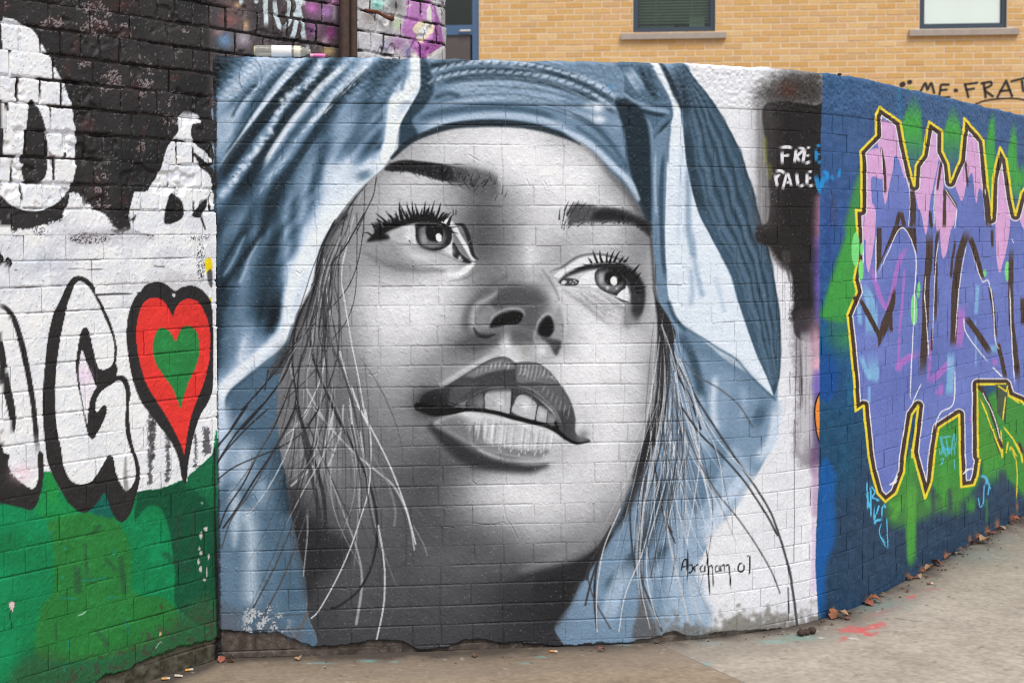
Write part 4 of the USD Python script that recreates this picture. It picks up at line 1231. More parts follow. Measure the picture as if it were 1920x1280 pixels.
    p.fill('G', '455,790 475,780 478,900 460,930', (150, 160, 40), 14, .3); p.fill('G', '480,920 505,940 500,1010 482,1000', (150, 160, 40), 14, .3)
    p.lines('G', """18,17:535,832 590,828 622,836
21,14:560,840 560,935
14:545,880 610,872
17:640,830 628,925
16:640,830 680,842 645,880 665,915
18:690,830 675,925
14:690,835 725,828
13:685,878 720,872
17:680,925 728,905
17:515,965 555,962 580,985
21,14:520,970 535,1065
14:555,975 520,1005
18,14:590,965 560,1075
14:590,965 615,1055
13:575,1030 610,1022
18:640,965 650,1055
17:650,1055 690,1035
18:700,965 700,1050
14:700,970 735,962
13:700,1005 730,1000
17:700,1050 745,1040""", (222, 222, 228), 4)
    p.lines('G', """18:745,825 785,815
18:750,830 752,918
14:750,870 778,866
18:752,918 785,908
26:745,970 770,1060 800,970
22:780,960 812,980 800,1040
16:830,980 850,1020
16:885,940 875,1010
20:760,1090 780,1070""", (30, 140, 210), 5, .92)
    # signature
    p.lines('BR', """5.9:365,975 372,935 385,925 386,975
4.7:365,955 386,950
4.7,5.9,3.5:390,882 391,950 388,1015
5.9:393,950 405,945 410,962 400,976 392,970
4.7:416,945 418,975
4.7:418,955 426,945 434,946
4.7:452,945 440,955 442,972 456,968
4.7:456,945 457,975
4.7,7.0,4.7:463,880 470,960 476,1070
4.7:471,955 483,948 487,970 489,1038
4.7:510,945 498,955 499,972 512,968
4.7:512,945 513,975
4.7:518,945 520,975
4.7:521,952 530,945 533,975
5.9:535,952 546,945 552,965 558,1045
10.5:570,963 575,963
5.9:606,940 592,942 586,960 592,972 604,970 610,955 604,940
4.7:618,915 631,908
5.9:631,906 632,945 629,988""", (30, 30, 32), 2)
    # round patch on the top left corner
    t_ = np.linspace(0, 2 * np.pi, 24)[:-1]
    p.line('SL', np.stack([263 + 80 * np.cos(t_), 163 + 127 * np.sin(t_)], 1), 6, T(.3), 6, .6)
    # --- foot of the wall: damp, stained, flaking
    foot = foot_line(p.x)
    g = p.y - foot
    right = smooth01((p.x - 1150) / 150) * smooth01((1545 - p.x) / 12)
    st = smooth01((g + 46 + 60 * (p.n3 + p.n1)) / 46) * right * .75
    p.c += (rgb((104, 100, 92)) - p.c) * st[:, None]
    lf = smooth01((600 - p.x) / 60) * smooth01((g + 60 + 70 * (p.n3 + p.n1)) / 50) * .6
    p.c += (rgb((96, 98, 106)) - p.c) * lf[:, None]
    w = (smooth01((g + 34 + 60 * p.n1 + 40 * p.n2) / 8) * smooth01((-g - 4 + 40 * p.n2) / 10) * smooth01((560 - p.x) / 50) * smooth01((p.x - 440) / 30) * smooth01((p.n1 + .35 * p.n2 + .02) / .06))
    p.c += (rgb((206, 210, 214)) - p.c) * (w * .8)[:, None]
    bare = smooth01((g + 3 * p.n2) / 2.5) * (p.x < 1541)
    p.c += (rgb((88, 78, 72)) + (p.n1 * 40)[:, None] - p.c) * bare[:, None]
    for xx, yy, a_, h_ in ((1563, 1150, 5, 15), (1567, 1153, 4, 10), (1627, 1127, 6, 12), (1702, 1080, 5, 10), (1730, 1070, 7, 12), (1747, 1062, 8, 8), (1774, 1040, 4, 10), (1819, 1010, 4, 10), (1833, 1005, 6, 9), (1852, 995, 6, 12), (1870, 983, 5, 14), (1900, 970, 8, 9), (1907, 950, 3, 12)):
        p.blob('P', xx, yy, a_ * .9, h_ * .8, (178, 112, 76), .9)
    p.line('P', '403,100 404,400 407,800 411,1240', [7, 5, 6, 9], (30, 34, 40), 4, .75, rough=1.5)
    # specks of overspray and dirt everywhere
    lum = p.c.mean(1)
    p.speckle(.008, (200, 204, 212), .35, 71, (lum < 130))
    p.speckle(.006, (60, 60, 66), .25, 72, (lum > 130))
    p.c *= (1 + .05 * p.n2 + .05 * p.n1)[:, None]
    return p.c


def foot_line(x):
    """Height (as read in the picture) of the flaking lower edge of the paint along the mural."""
    e = np.interp(x, [405, 470, 520, 545, 570, 590, 640, 680, 712, 760, 783, 840, 873, 905, 940, 970, 1013, 1060, 1120, 1180, 1240, 1262, 1300, 1340, 1370, 1440, 1490, 1538, 1545],
                  [1180, 1186, 1184, 1196, 1206, 1212, 1210, 1203, 1199, 1203, 1219, 1213, 1199, 1198, 1206, 1203, 1209, 1211, 1205, 1204, 1191, 1182, 1194, 1186, 1183, 1181, 1174, 1172, 1300])
    return e + 5 * (meshkit.fbm(np.stack([x / 8, 0 * x, 0 * x], -1), 3, 3) - .5)
def paint_left(x, y):
    p = Paint(x, y)
    BK, WT, GN = (50, 48, 48), (234, 236, 242), (4, 134, 80)
    blot = p.n3
    p.c[:] = rgb(BK)
    p.c += np.stack([blot * 22, blot * 16, blot * 16], 1)
    # red-brown showing through, and raw chipped places
    for q, rx, ry in (('560,150', 60, 30), ('690,30', 90, 40), ('540,20', 40, 26), ('700,190', 50, 26), ('425,250', 16, 60), ('770,500', 20, 46), ('380,400', 12, 60), ('300,120', 30, 20), ('810,740', 10, 50), ('540,1050', 24, 60), ('980,440', 30, 20), ('650,320', 10, 40), ('360,110', 8, 50), ('500,700', 40, 40), ('30,40', 30, 30), ('700,1130', 30, 20), ('-100,300', 50, 50)):
        a, b = map(float, q.split(','))
        p.blob('A', a, b, rx, ry, (110, 50, 44), .38)
    for k, (a, b, rx, ry) in enumerate(((300, 135, 60, 28), (530, 110, 70, 70), (640, 460, 50, 60), (825, 470, 34, 80), (575, 1050, 40, 90), (200, 800, 30, 60), (1090, 170, 60, 20), (960, 110, 40, 20), (820, 340, 60, 30), (960, 600, 16, 60), (960, 690, 30, 20), (800, 830, 20, 30), (480, 350, 30, 26), (700, 150, 40, 14), (-150, 500, 60, 60))):
        i = p.near(pts_of('A', [(a, b)]), max(rx, ry) / 2)
        u = ((p.x[i] - a / 3) / (rx / 2.6)) ** 2 + ((p.y[i] - b / 3) / (ry / 2.6)) ** 2 + 5 * p.n1[i] + 3 * p.n3[i]
        m = smooth01((1 - u) * 3)
        n = hash01(len(i), 900 + k)[:, None]
        c = np.where(n < .42, np.array([[170, 158, 160]]), np.where(n < .72, np.array([[70, 40, 44]]), np.array([[36, 32, 34]])))
        p.put(i, m * .75, c)
    # upper wall beyond the mural's top
    p.fill('TX', '-40,-400 2000,-400 2000,900 -20,900', (92, 80, 82), 60, .8, curve=0)
    p.lines('TX', """90@60:20,60 60,400
60@58:330,40 340,200""", 0, 60, .6)
    for a, b, rx, ry, c in ((90, 310, 60, 70, (110, 150, 190)), (230, 300, 60, 60, (176, 168, 178)), (110, 150, 80, 60, (140, 92, 88)), (250, 200, 26, 46, (206, 170, 128)), (40, 250, 40, 30, (150, 120, 120)), (760, 60, 60, 60, (214, 120, 200)), (870, 90, 50, 60, (196, 140, 208)), (760, 220, 60, 70, (170, 110, 170)), (900, 250, 50, 60, (150, 60, 130)), (880, 390, 60, 40, (206, 178, 120)), (940, 20, 60, 30, (232, 150, 214)), (850, 320, 30, 40, (200, 160, 180)), (400, 200, 80, 100, (74, 66, 66)), (600, 240, 120, 90, (70, 62, 62)), (470, 40, 60, 60, (72, 66, 66)), (160, 40, 100, 50, (120, 96, 92)), (205, 40, 24, 18, (216, 186, 134)), (930, 90, 20, 70, (190, 170, 196))):
        p.blob('TX', a, b, rx, ry, c, .85)
    p.lines('TX', """32:402,-40 404,60 400,222
24:230,-30 222,20 250,34
20:318,-20 330,20 350,-10
30,34,36,32:470,-20 476,80 500,190 535,232
32,34,30:535,232 580,160 585,60 580,-20
34:600,310 622,220 645,90 690,-30
34,32,34:640,-30 670,120 720,320
30:722,330 745,420""", (208, 222, 226), 5, .92)
    p.lines('TX', '40:680,-20 700,60\n24:400,100 402,180', (236, 240, 242), 10, .7)
    # pale painted part beyond the pipes
    p.fill('TX', '1020,-400 2200,-400 2200,900 1020,900', (196, 194, 196), 8, curve=0)
    for a, b, rx, ry, c in ((1270, 40, 60, 50, (120, 208, 190)), (1320, 50, 30, 34, (226, 228, 226)), (1400, 40, 60, 60, (110, 106, 108)), (1190, 130, 60, 50, (150, 138, 134)), (1180, 40, 50, 40, (208, 204, 206)), (1410, 190, 40, 60, (206, 222, 180)), (1310, 230, 60, 60, (216, 214, 214)), (1310, 350, 50, 50, (178, 172, 200)), (1500, 400, 40, 50, (130, 110, 170)), (1400, 280, 30, 50, (206, 200, 208)), (1420, 330, 60, 60, (170, 120, 170)), (1210, 350, 60, 60, (214, 212, 216)), (1130, 300, 40, 80, (204, 202, 206)), (1800, 120, 60, 90, (150, 146, 148)), (1840, 300, 50, 160, (130, 126, 130)), (1560, 420, 40, 30, (232, 226, 200))):
        p.blob('TX', a, b, rx, ry, c, .85)
    p.fill('TX', '1480,10 1600,-20 1700,40 1730,180 1760,330 1700,400 1600,450 1540,380 1470,280 1440,230 1480,120', (190, 128, 190), 26)
    p.fill('TX', '1620,40 1700,40 1740,200 1700,260 1640,200 1600,120', (206, 150, 206), 20)
    p.fill('TX', '1690,40 1720,80 1750,330 1680,340 1700,160', (150, 88, 150), 14, .8)
    p.fill('TX', '1580,340 1760,320 1640,430 1590,450', (164, 92, 160), 14)
    p.fill('TX', '1530,220 1600,160 1690,190 1690,240 1640,300 1600,330 1560,270', (238, 220, 190), 14)
    p.fill('TX', '1590,300 1570,240 1640,190 1670,200 1650,260', (248, 246, 244), 10)
    p.fill('TX', '1650,40 1680,150 1650,190 1630,110', (240, 236, 226), 10)
    p.lines('TX', '22:1470,70 1530,20\n30:1620,440 1700,410 1780,350', (236, 230, 222), 14, .85)
    # the white band below the dark part
    edge = '-900,1250 0,1245 60,1290 140,1290 240,1265 330,1235 385,1215 420,1240 500,1250 620,1240 640,1300 700,1310 760,1250 800,1300 1230,1300 1230,3000 -900,3000'
    p.fill('A', edge, WT, 10, rough=4)
    p.fill('A', '395,1090 440,1098 500,1140 560,1190 640,1235 700,1290 380,1290 350,1230', WT, 10, rough=3)
    i = np.flatnonzero((p.y > 405) & (p.y < 640))
    p.c[i] += (p.n3[i] * 44)[:, None]
    for a, b, rx, ry, c in ((240, 200, 140, 70, (186, 192, 206)), (980, 150, 160, 60, (196, 198, 206)), (980, 290, 160, 50, (190, 188, 190)), (660, 30, 200, 40, (172, 170, 176)), (500, 60, 120, 40, (150, 144, 150)), (850, 10, 40, 40, (120, 110, 112)), (60, 120, 50, 40, (214, 214, 222)), (700, 320, 90, 50, (214, 212, 216)), (300, 300, 120, 30, (206, 208, 220))):
        p.blob('B', a, b, rx, ry, c, .6)
    for k, (a, b, rx, ry) in enumerate(((1130, 190, 30, 130), (500, 60, 130, 36), (850, 20, 30, 50), (1120, 40, 70, 40), (220, 20, 40, 30), (90, 240, 20, 8), (5, 245, 12, 14))):
        i = p.near(pts_of('B', [(a, b)]), max(rx, ry) / 2)
        u = ((p.x[i] - a / 3) / (rx / 3)) ** 2 + ((p.y[i] - 427 - b / 3) / (ry / 3)) ** 2
        p.put(i, smooth01((1 - u) * 2) * (hash01(len(i), 40 + k) < .35) * .85, rgb((40, 40, 44)))
    # big white letter and the white shape beside it
    p.fill('A', '10,125 60,105 112,130 182,170 250,270 312,385 372,500 410,640 430,800 430,900 402,1040 340,1130 240,1182 150,1186 60,1150 0,1095 -160,1000 -160,900 8,902 10,560 -2,560 -2,290 14,290', (232, 235, 243), 5)
    p.fill('A', '157,590 174,560 200,590 232,660 255,740 270,820 265,950 240,1012 190,1032 150,1020 128,960 135,930 108,905 125,860 136,770 146,690', BK, 5)
    p.fill('A', '275,850 300,870 315,880 300,925 285,920', (120, 96, 96), 8, .7)
    p.fill('A', '0,1105 60,1156 150,1192 240,1188 330,1140 388,1088 378,1160 330,1225 230,1265 120,1285 0,1262 -200,1200 -200,1100', BK, 5)
    p.fill('A', '1000,690 1010,650 1058,622 1110,650 1128,690 1082,702 1076,770 1110,822 1150,850 1185,878 1195,915 1150,902 1080,850 1140,950 1172,980 1190,1040 1215,1300 770,1300 750,1095 820,1078 880,1010 912,930 940,830 1000,742', (232, 235, 243), 5)
    p.fill('A', '950,1110 980,1090 1030,1150 1022,1230 925,1255', (44, 42, 42), 8)
    p.fill('A', '1080,1210 1130,1150 1170,1120 1172,1160 1140,1200 1120,1225', (44, 42, 42), 8)
    p.blob('A', 1060, 630, 30, 20, (60, 56, 56), .6); p.line('A', '1120,1190 1155,1290', 10, (60, 58, 60), 6)
    p.fill('A', '600,1180 660,1200 720,1230 760,1220 700,1290 640,1270', BK, 12, rough=4)
    # small stamped emblems
    for cx, cy in ((2, 180), (46, 197)):
        t_ = np.linspace(0, 2 * np.pi, 20)[:-1]
        p.fill('B', np.stack([cx + 19 * np.cos(t_), cy + 31 * np.sin(t_)], 1), (34, 34, 36), 3)
        p.lines('B', f'3:{cx-9},{cy+2} {cx},{cy-12} {cx+9},{cy+2}\n3:{cx-9},{cy+8} {cx+9},{cy+8}\n3:{cx-8},{cy+16} {cx+8},{cy+16}', (206, 206, 210), 2)
    p.fill('B', '1155,185 1185,170 1195,230 1165,255', (238, 206, 20), 5, rough=1); p.fill('B', '1180,395 1190,400 1188,430 1182,425', (230, 200, 30), 3)
    p.fill('B', '1165,250 1192,240 1195,330 1175,320', (60, 58, 64), 10, .8)
    p.lines('B', """8:430,380 540,377 660,372 760,370
12:760,368 860,360 980,352
5:360,235 460,232 600,236
6:860,215 930,218""", (26, 24, 26), 4)
    # green foot
    gpoly = '-900,280 0,240 90,250 182,250 215,230 232,160 244,96 290,95 306,110 330,180 380,240 440,280 470,285 520,260 585,185 600,220 640,300 690,330 730,300 765,235 780,206 900,186 960,165 1020,140 1036,160 1050,150 1062,110 1110,75 1190,0 1230,-30 1300,1600 -900,1600'
    i, a = p.fill('C', gpoly, 0, 5, get=1)
    X, Y = (p.x[i]) * 3, (p.y[i] - 853) * 3
    c = np.tile(rgb(GN), (len(i), 1)) + (p.n3[i] * 22)[:, None]
    p.c[i] += (c - p.c[i]) * a[:, None]
    p.clip = np.zeros(len(p.x)); p.clip[i] = a
    p.fill('C', '265,400 310,350 400,330 480,325 620,345 700,430 740,560 742,740 800,790 920,800 1010,900 960,1010 700,1120 400,1160 200,1120 230,860 300,760 296,500', (44, 126, 56), 14, .9)
    p.fill('C', '500,300 590,205 640,340 560,340', (16, 96, 92), 14, .8)
    p.fill('C', '770,250 780,200 900,180 1020,140 1190,-10 1230,-30 1230,900 1000,860 985,640 950,420 905,300 830,290 760,360', (14, 84, 56), 16, .92)
    p.fill('C', '1060,110 1200,0 1230,300 1100,200 1030,160', (22, 120, 74), 30, .7)
    p.fill('C', '250,100 300,100 330,190 300,280 260,220', (42, 150, 66), 12, .7)
    p.fill('C', '190,270 240,200 330,230 440,330 250,360', (34, 146, 70), 24, .6)
    p.fill('C', '150,1120 500,1150 900,1000 1010,880 1200,800 1230,1300 100,1400', (58, 92, 58), 120, .75)
    for a_, b_, c_, d_, e_ in ((430, 640, 440, 760, 40), (680, 580, 700, 760, 30), (600, 590, 650, 640, 20), (480, 500, 490, 700, 18), (560, 1000, 600, 1060, 30), (310, 950, 320, 1030, 16), (560, 400, 520, 440, 20), (1010, 320, 1000, 520, 40), (1090, 300, 1080, 560, 30), (930, 560, 1060, 640, 40)):
        p.line('C', [(a_, b_), (c_, d_)], e_, (46, 78, 58), 24, .5)
    for a_, b_, c_, d_ in ((360, 515, 366, 530), (640, 530, 645, 570), (340, 800, 430, 806), (715, 920, 718, 1000), (385, 1040, 390, 1100), (275, 430, 285, 440), (350, 680, 356, 700), (600, 800, 660, 800), (360, 1190, 365, 1215), (460, 705, 600, 690)):
        p.line('C', [(a_, b_), (c_, d_)], 8, (24, 140, 140), 6, .7)
    p.clip = None
    # outlined letters
    p.lines('B', '26,30,32,32,30,30:-20,432 30,450 72,500 105,590 140,730 170,880 190,1010 203,1150 214,1300', BK, 5)
    p.fill('B', '-30,560 15,640 45,800 80,1000 90,1090 82,1142 60,1112 30,980 0,850 -30,700', BK, 6)
    p.fill('B', '-30,1180 0,1190 24,1300 -30,1300', BK, 5)
    p.fill('C', '-200,-10 38,-10 45,50 80,115 150,175 190,186 214,130 212,-10 240,-10 246,100 226,230 182,306 100,290 0,272 -200,260', BK, 5)
    p.blob('C', 120, 100, 60, 50, (240, 204, 212), .7)
    G_ = '440,270 400,290 370,340 340,400 310,460 280,560 262,680 250,800 243,900 240,1000 248,1150 260,1280 275,1340 300,1395 345,1480 395,1555 455,1598 505,1588 560,1530 590,1488 615,1560 655,1640 700,1648 740,1590 768,1500 790,1400 785,1340 768,1280 745,1200 730,1100 725,1000 735,930 720,860 690,830 640,825 650,770 657,690 648,620 625,540 600,480 560,400 535,370 530,330 490,285'
    p.fill('B', '260,1560 300,1580 320,1500 290,1370', (24, 96, 60), 5, .0)
    p.fill('B', G_, BK, 5)
    p.fill('B', '430,310 475,310 515,355 560,440 600,530 628,600 643,670 640,740 622,785 628,830 620,885 660,858 690,870 706,920 708,1000 705,1080 715,1180 745,1280 762,1340 765,1400 740,1455 710,1475 680,1440 650,1370 635,1290 615,1278 595,1300 565,1350 525,1415 480,1440 430,1438 385,1400 355,1320 345,1250 325,1150 315,1050 312,950 315,850 325,720 345,600 365,500 390,400', (234, 237, 243), 4)
    p.fill('B', '452,600 470,565 492,563 507,600 530,700 552,785 590,795 625,780 655,770 655,832 620,882 570,920 545,960 535,1010 548,1035 578,1000 600,1005 598,1040 580,1090 550,1150 520,1188 495,1160 480,1100 460,990 440,890 428,790 435,690', BK, 4)
    p.fill('B', '458,690 475,720 505,800 540,890 525,925 505,970 496,1040 494,1105 480,1060 463,970 450,880 446,790', (232, 228, 238), 4)
    p.blob('B', 480, 830, 40, 40, (236, 200, 232), .7)
    p.line('B', '706,1290 704,1380 712,1470', [10, 22, 26], (120, 116, 112), 14, .7)
    # drips under the heart
    for x0, y0, y1, w in ((845, 1040, 1430, 26), (860, 1060, 1300, 20), (942, 1130, 1420, 22), (1098, 1160, 1340, 12), (1160, 1140, 1260, 36)):
        p.line('B', [(x0, y0), (x0 + 3, (y0 + y1) / 2), (x0, y1)], w, (66, 64, 68), 10, .8, rough=3)
    # heart
    p.fill('B', '790,362 820,322 880,305 930,315 968,345 990,355 1020,335 1080,325 1130,345 1172,390 1192,440 1200,560 1198,880 1172,980 1130,1050 1100,1130 1072,1250 1058,1330 1048,1420 1037,1440 1020,1400 1000,1290 960,1200 900,1120 840,1040 790,970 755,880 730,780 714,650 715,540 735,450 760,390', BK, 5)
    p.fill('B', '870,392 910,405 940,440 960,478 972,494 988,450 1020,412 1065,400 1110,415 1150,470 1175,540 1183,620 1177,740 1152,850 1120,940 1090,1020 1065,1100 1045,1220 1035,1272 1020,1222 980,1140 930,1050 880,970 830,890 795,790 772,670 768,560 785,470 820,410', (226, 54, 48), 4)
    p.fill('B', '910,562 945,575 970,610 986,638 1005,600 1030,560 1065,552 1100,575 1118,630 1120,700 1100,780 1065,860 1040,930 1016,1012 1000,970 970,900 920,830 880,770 860,700 860,640 880,585', (40, 132, 66), 4)
    p.fill('B', '965,370 985,372 978,390', (206, 204, 206), 4)
    for a_, b_, rx, ry in ((1155, 415, 12, 14), (1130, 450, 8, 24), (1122, 525, 6, 12), (1132, 550, 9, 12), (1118, 600, 7, 18), (1130, 640, 9, 18), (1165, 660, 5, 30), (1150, 700, 8, 8), (1175, 570, 5, 20)):
        p.fill('C', [(a_ - rx, b_), (a_, b_ - ry), (a_ + rx, b_ - 3), (a_ + rx * .4, b_ + ry)], (196, 190, 180), 3)
    p.fill('C', '50,830 72,822 80,840 70,880 58,860', (230, 196, 200), 4)
    p.line('C', '62,870 56,910 66,960 62,1010 52,1030', [6, 4, 8, 5, 2], (30, 50, 40), 3)
    p.fill('C', '900,985 910,985 908,1010 898,1015', (214, 180, 140), 3); p.blob('C', 905, 852, 7, 14, (100, 60, 40), .9)
    for q in ('1130,265 1140,268 1134,274', '870,1090 900,1050 910,1060', '480,880 440,900 470,890'):
        p.line('C', q, 6, (180, 214, 190), 4, .8)
    p.c *= (1 + .10 * p.n3 + .05 * smooth01((p.n1 - .1) * 6))[:, None]
    # bare foot
    e = left_foot(p.x)
    g = p.y - e
    flake = smooth01((g + 40 + 90 * p.n1 + 50 * p.n2) / 6) * (p.n1 > .12) * (g > -60)
    p.c += (rgb((70, 74, 60)) - p.c) * (flake * .75)[:, None]
    bare = smooth01((g + 5 * p.n2) / 2.5)
    p.c += (rgb((82, 78, 66)) + (p.n1 * 50)[:, None] - p.c) * bare[:, None]
    p.line('C', '1206,-40 1208,300 1215,600 1225,800 1232,1040 1226,1150', [10, 10, 20, 26, 30, 20], (34, 30, 30), 10, .85)
    lum = p.c.mean(1)
    p.speckle(.016, (176, 172, 174), .45, 81, (lum < 80) & (p.y < 420))
    p.speckle(.010, (40, 40, 44), .4, 82, (lum > 170))
    p.speckle(.012, (10, 60, 40), .3, 83, (p.y > 900))
    p.c *= (1 + .08 * p.n2 + .05 * p.n1)[:, None]
    return p.c


def left_foot(x):
    e = np.interp(x, [-300, 150, 200, 235, 253, 283, 333, 377, 400, 412], [1600, 1300, 1264, 1258, 1248, 1232, 1213, 1204, 1199, 1197])
    return e + 7 * (meshkit.fbm(np.stack([x / 9, 0 * x, 0 * x], -1), 3, 8) - .5)
# ---------------------------------------------------------------- wall traces (plan curves): s along the wall, heading changes along it
class Trace:
    def __init__(s, x0, y0, heading, s0, s1, back=0):
        s.S = np.linspace(s0, s1, 4001)
        th = heading(s.S)
        ds = s.S[1] - s.S[0]
        X = np.r_[0, np.cumsum((np.cos(th[:-1]) + np.cos(th[1:])) / 2) * ds]
        Y = np.r_[0, np.cumsum((np.sin(th[:-1]) + np.sin(th[1:])) / 2) * ds]
        s.X = X - np.interp(0, s.S, X) + x0
        s.Y = Y - np.interp(0, s.S, Y) + y0
        s.th = th

    def at(s, q):
        return np.interp(q, s.S, s.X), np.interp(q, s.S, s.Y)

    def normal(s, q):
        t = np.interp(q, s.S, s.th)
        return np.sin(t), -np.cos(t)          # towards the viewer

    def point(s, q, z, h):
        x, y = s.at(q)
        nx, ny = s.normal(q)
        return np.stack([x + nx * h, y + ny * h, np.broadcast_to(z, np.shape(x))], -1)

    def s_of_px(s, px):
        return float(np.interp(px, to_px(s.X, s.Y, 1.5)[0], s.S))


mural_trace = Trace(-1.06, 4.7778, lambda q: np.radians(6.9423 + (52.4585 - 6.9423) * np.clip((q - 1.5283) / (2.76 - 1.5283), 0, 1)), -0.06, 6.0)
LH = math.radians(52.2)
L_END, L_R = 1.22, 0.11          # the old wall turns away round a bullnose corner
left_trace = Trace(-1.06, 4.7778, lambda q: LH + np.clip((q - L_END) / L_R, 0, math.radians(150)), -1.9, L_END + L_R * math.radians(150) + .02)
MTOP, MCOP = 2.175, 2.0115
S_EDGE = mural_trace.s_of_px(1935)      # where the wall leaves the photo
T_EDGE = left_trace.s_of_px(-15)


def grid_faces(m, n):
    i = np.arange(m * n).reshape(m, n)
    return np.stack([i[:-1, :-1].ravel(), i[:-1, 1:].ravel(), i[1:, 1:].ravel(), i[1:, :-1].ravel()], 1)


def grid_normals(P):
    du, dv = np.gradient(P, axis=1), np.gradient(P, axis=0)
    n = np.cross(du, dv)
    n /= np.linalg.norm(n, axis=-1, keepdims=True) + 1e-12
    return n


def axis_samples(a, b, step, rim):
    inner = np.linspace(a + rim[-1], b - rim[-1], max(2, int((b - a - 2 * rim[-1]) / step) + 1))
    return np.r_[a + np.array(rim[:-1]), inner, b - np.array(rim[:-1])[::-1]]


class Sheet:
    """Collects grids on one wall; paints them all at once; then writes them as prims."""
    def __init__(self, trace):
        self.t, self.items, self.cracks = trace, [], []

    def brick(self, s0, s1, z0, z1, step, j, depth, rim, rng, proud, extra=None, ragged=.0012, soft=None):
        S, Z = np.meshgrid(axis_samples(s0 + j, s1 - j, step, rim), axis_samples(z0 + j, z1 - j, step * .95, rim))
        q = np.stack([S * 70, Z * 70, 0 * S], -1)
        wob = (meshkit.fbm(q, 2, 31) - .5) * 2 * ragged
        d = np.minimum(np.minimum(S - s0 - j, s1 - j - S), np.minimum(Z - z0 - j, z1 - j - Z)) + wob
        edge = smooth01(np.clip(d / rim[-1], 0, 1) * .5 + .5) * 2 - 1
        h0 = rng.normal(0, proud)
        h = h0 + rng.normal(0, proud * .6) * (S - (s0 + s1) / 2) / (s1 - s0) + rng.normal(0, proud * .8) * (Z - (z0 + z1) / 2) / (z1 - z0)
        h = h + (meshkit.fbm(np.stack([S * 28, Z * 28, 0 * S], -1), 3, 7) - .5) * .0022
        # thick paint bridges the joints: grooves of uneven depth, fainter upright ones
        nz = lambda k, f, g: meshkit.fbm(np.stack([S * f, Z * g, 0 * S], -1), 2, k)
        dv = soft[0] * np.clip((nz(51, 7, 9) - soft[4]) * 5, 0, 1) * (.6 + .8 * nz(53, 60, 60))
        dh = soft[1] * np.clip(soft[5] + (nz(52, 5, 9) - .45) * 4, .12, 1.15) * (.6 + .8 * nz(54, 60, 60))
        w2 = (meshkit.fbm(q * 1.7, 2, 35) - .5) * .0024 * soft[3] / .0028
        ex = np.exp(-(np.maximum(np.minimum(S - s0, s1 - S) + w2, 0) / soft[2]) ** 4)
        ez = np.exp(-(np.maximum(np.minimum(Z - z0, z1 - Z) + w2, 0) / soft[3]) ** 4)
        drop = np.maximum(dv * ex, dh * ez)
        h = h - drop
        pim = meshkit.fbm(np.stack([S * 115, Z * 115, 0 * S], -1), 2, 91)
        h = h + soft[6] * (smooth01((pim - .66) / .12) * .0011 + (meshkit.noise(np.stack([S * 210, Z * 210, 0 * S], -1), 92) - .5) * .0005)
        if extra is not None:
            h = h + extra(S, Z)
        self.items.append(dict(kind='brick', S=S, Z=Z, h=h, drop=drop))
        return len(self.items) - 1

    def sheet(self, kind, S, Z, h):
        self.items.append(dict(kind=kind, S=S, Z=Z, h=h))

    def finish(self, paint):
        n = [i['S'].size for i in self.items]
        S, Z = np.concatenate([i['S'].ravel() for i in self.items]), np.concatenate([i['Z'].ravel() for i in self.items])
        x, y = self.t.at(S)
        px, py = to_px(x, y, np.minimum(Z, 9))
        joint = np.concatenate([np.full(i['S'].size, i['kind'] == 'mortar') for i in self.items])
        drop = np.concatenate([i['drop'].ravel() if 'drop' in i else np.full(i['S'].size, .009 if i['kind'] == 'mortar' else 0.) for i in self.items])
        col = albedo(paint(px, py, drop, S, Z))
        if self.cracks:
            q = np.vstack([straight(pts_of(f, c), False, .8)[0] for f, c in self.cracks])
            d, _ = cKDTree(q).query(np.stack([px, py], 1) + 2.2 * (meshkit.noise(np.stack([px, py, 0 * px], 1) / 5, 3)[:, None] - .5), distance_upper_bound=5)
            dig = np.where(np.isfinite(d), -.0026 * np.exp(-(np.minimum(d, 5) / 1.25) ** 2) + .0009 * np.exp(-((np.minimum(d, 5) - 2.6) / 1.0) ** 2), 0)
        at = 0
        for i, k in zip(self.items, n):
            if self.cracks:
                i['h'] = i['h'] + dig[at:at + k].reshape(i['S'].shape)
            i['P'] = self.t.point(i['S'], i['Z'], i['h'])
            i['N'] = grid_normals(i['P'])
            i['col'] = col[at:at + k]
            i['area'] = 0.0
            m0, n0 = i['S'].shape
            c = i['P'][[0, 0, -1, -1], [0, -1, -1, 0]]
            u, v = to_px(c[:, 0], c[:, 1], c[:, 2])
            if u.max() > 0 and u.min() < 1920 and v.min() < 1280 and v.max() > 0:
                u, v = np.clip(u, 0, 1920), np.clip(v, 0, 1280)
                i['area'] = abs(np.dot(u, np.roll(v, 1)) - np.dot(v, np.roll(u, 1))) / 2
            at += k

    def write(self, parent, base, mat, mortar_mat, limit=300, names=('brick', 'brick_remainder'), skip=('mortar', 'coping')):
        bricks = sorted([i for i in self.items if i['kind'] == 'brick'], key=lambda i: -i['area'])
        own, rest = bricks[:limit], bricks[limit:]
        for i in own:
            raw(names[0], parent, i['P'].reshape(-1, 3) - base, grid_faces(*i['S'].shape), i['N'].reshape(-1, 3), i['col'], mat)
        if rest:
            v, f, nn, cc, k = [], [], [], [], 0
            for i in rest:
                v.append(i['P'].reshape(-1, 3)); f.append(grid_faces(*i['S'].shape) + k); nn.append(i['N'].reshape(-1, 3)); cc.append(i['col'])
                k += i['S'].size
            tag(raw(names[1], parent, np.vstack(v) - base, np.vstack(f), np.vstack(nn), np.vstack(cc), mat), kind='stuff')
        for i in self.items:
            if i['kind'] != 'brick':
                raw(i['kind'], parent, i['P'].reshape(-1, 3) - base, grid_faces(*i['S'].shape), i['N'].reshape(-1, 3), i['col'], mortar_mat if i['kind'] == 'mortar' else mat if i['kind'] != 'coping' else coping_mat)


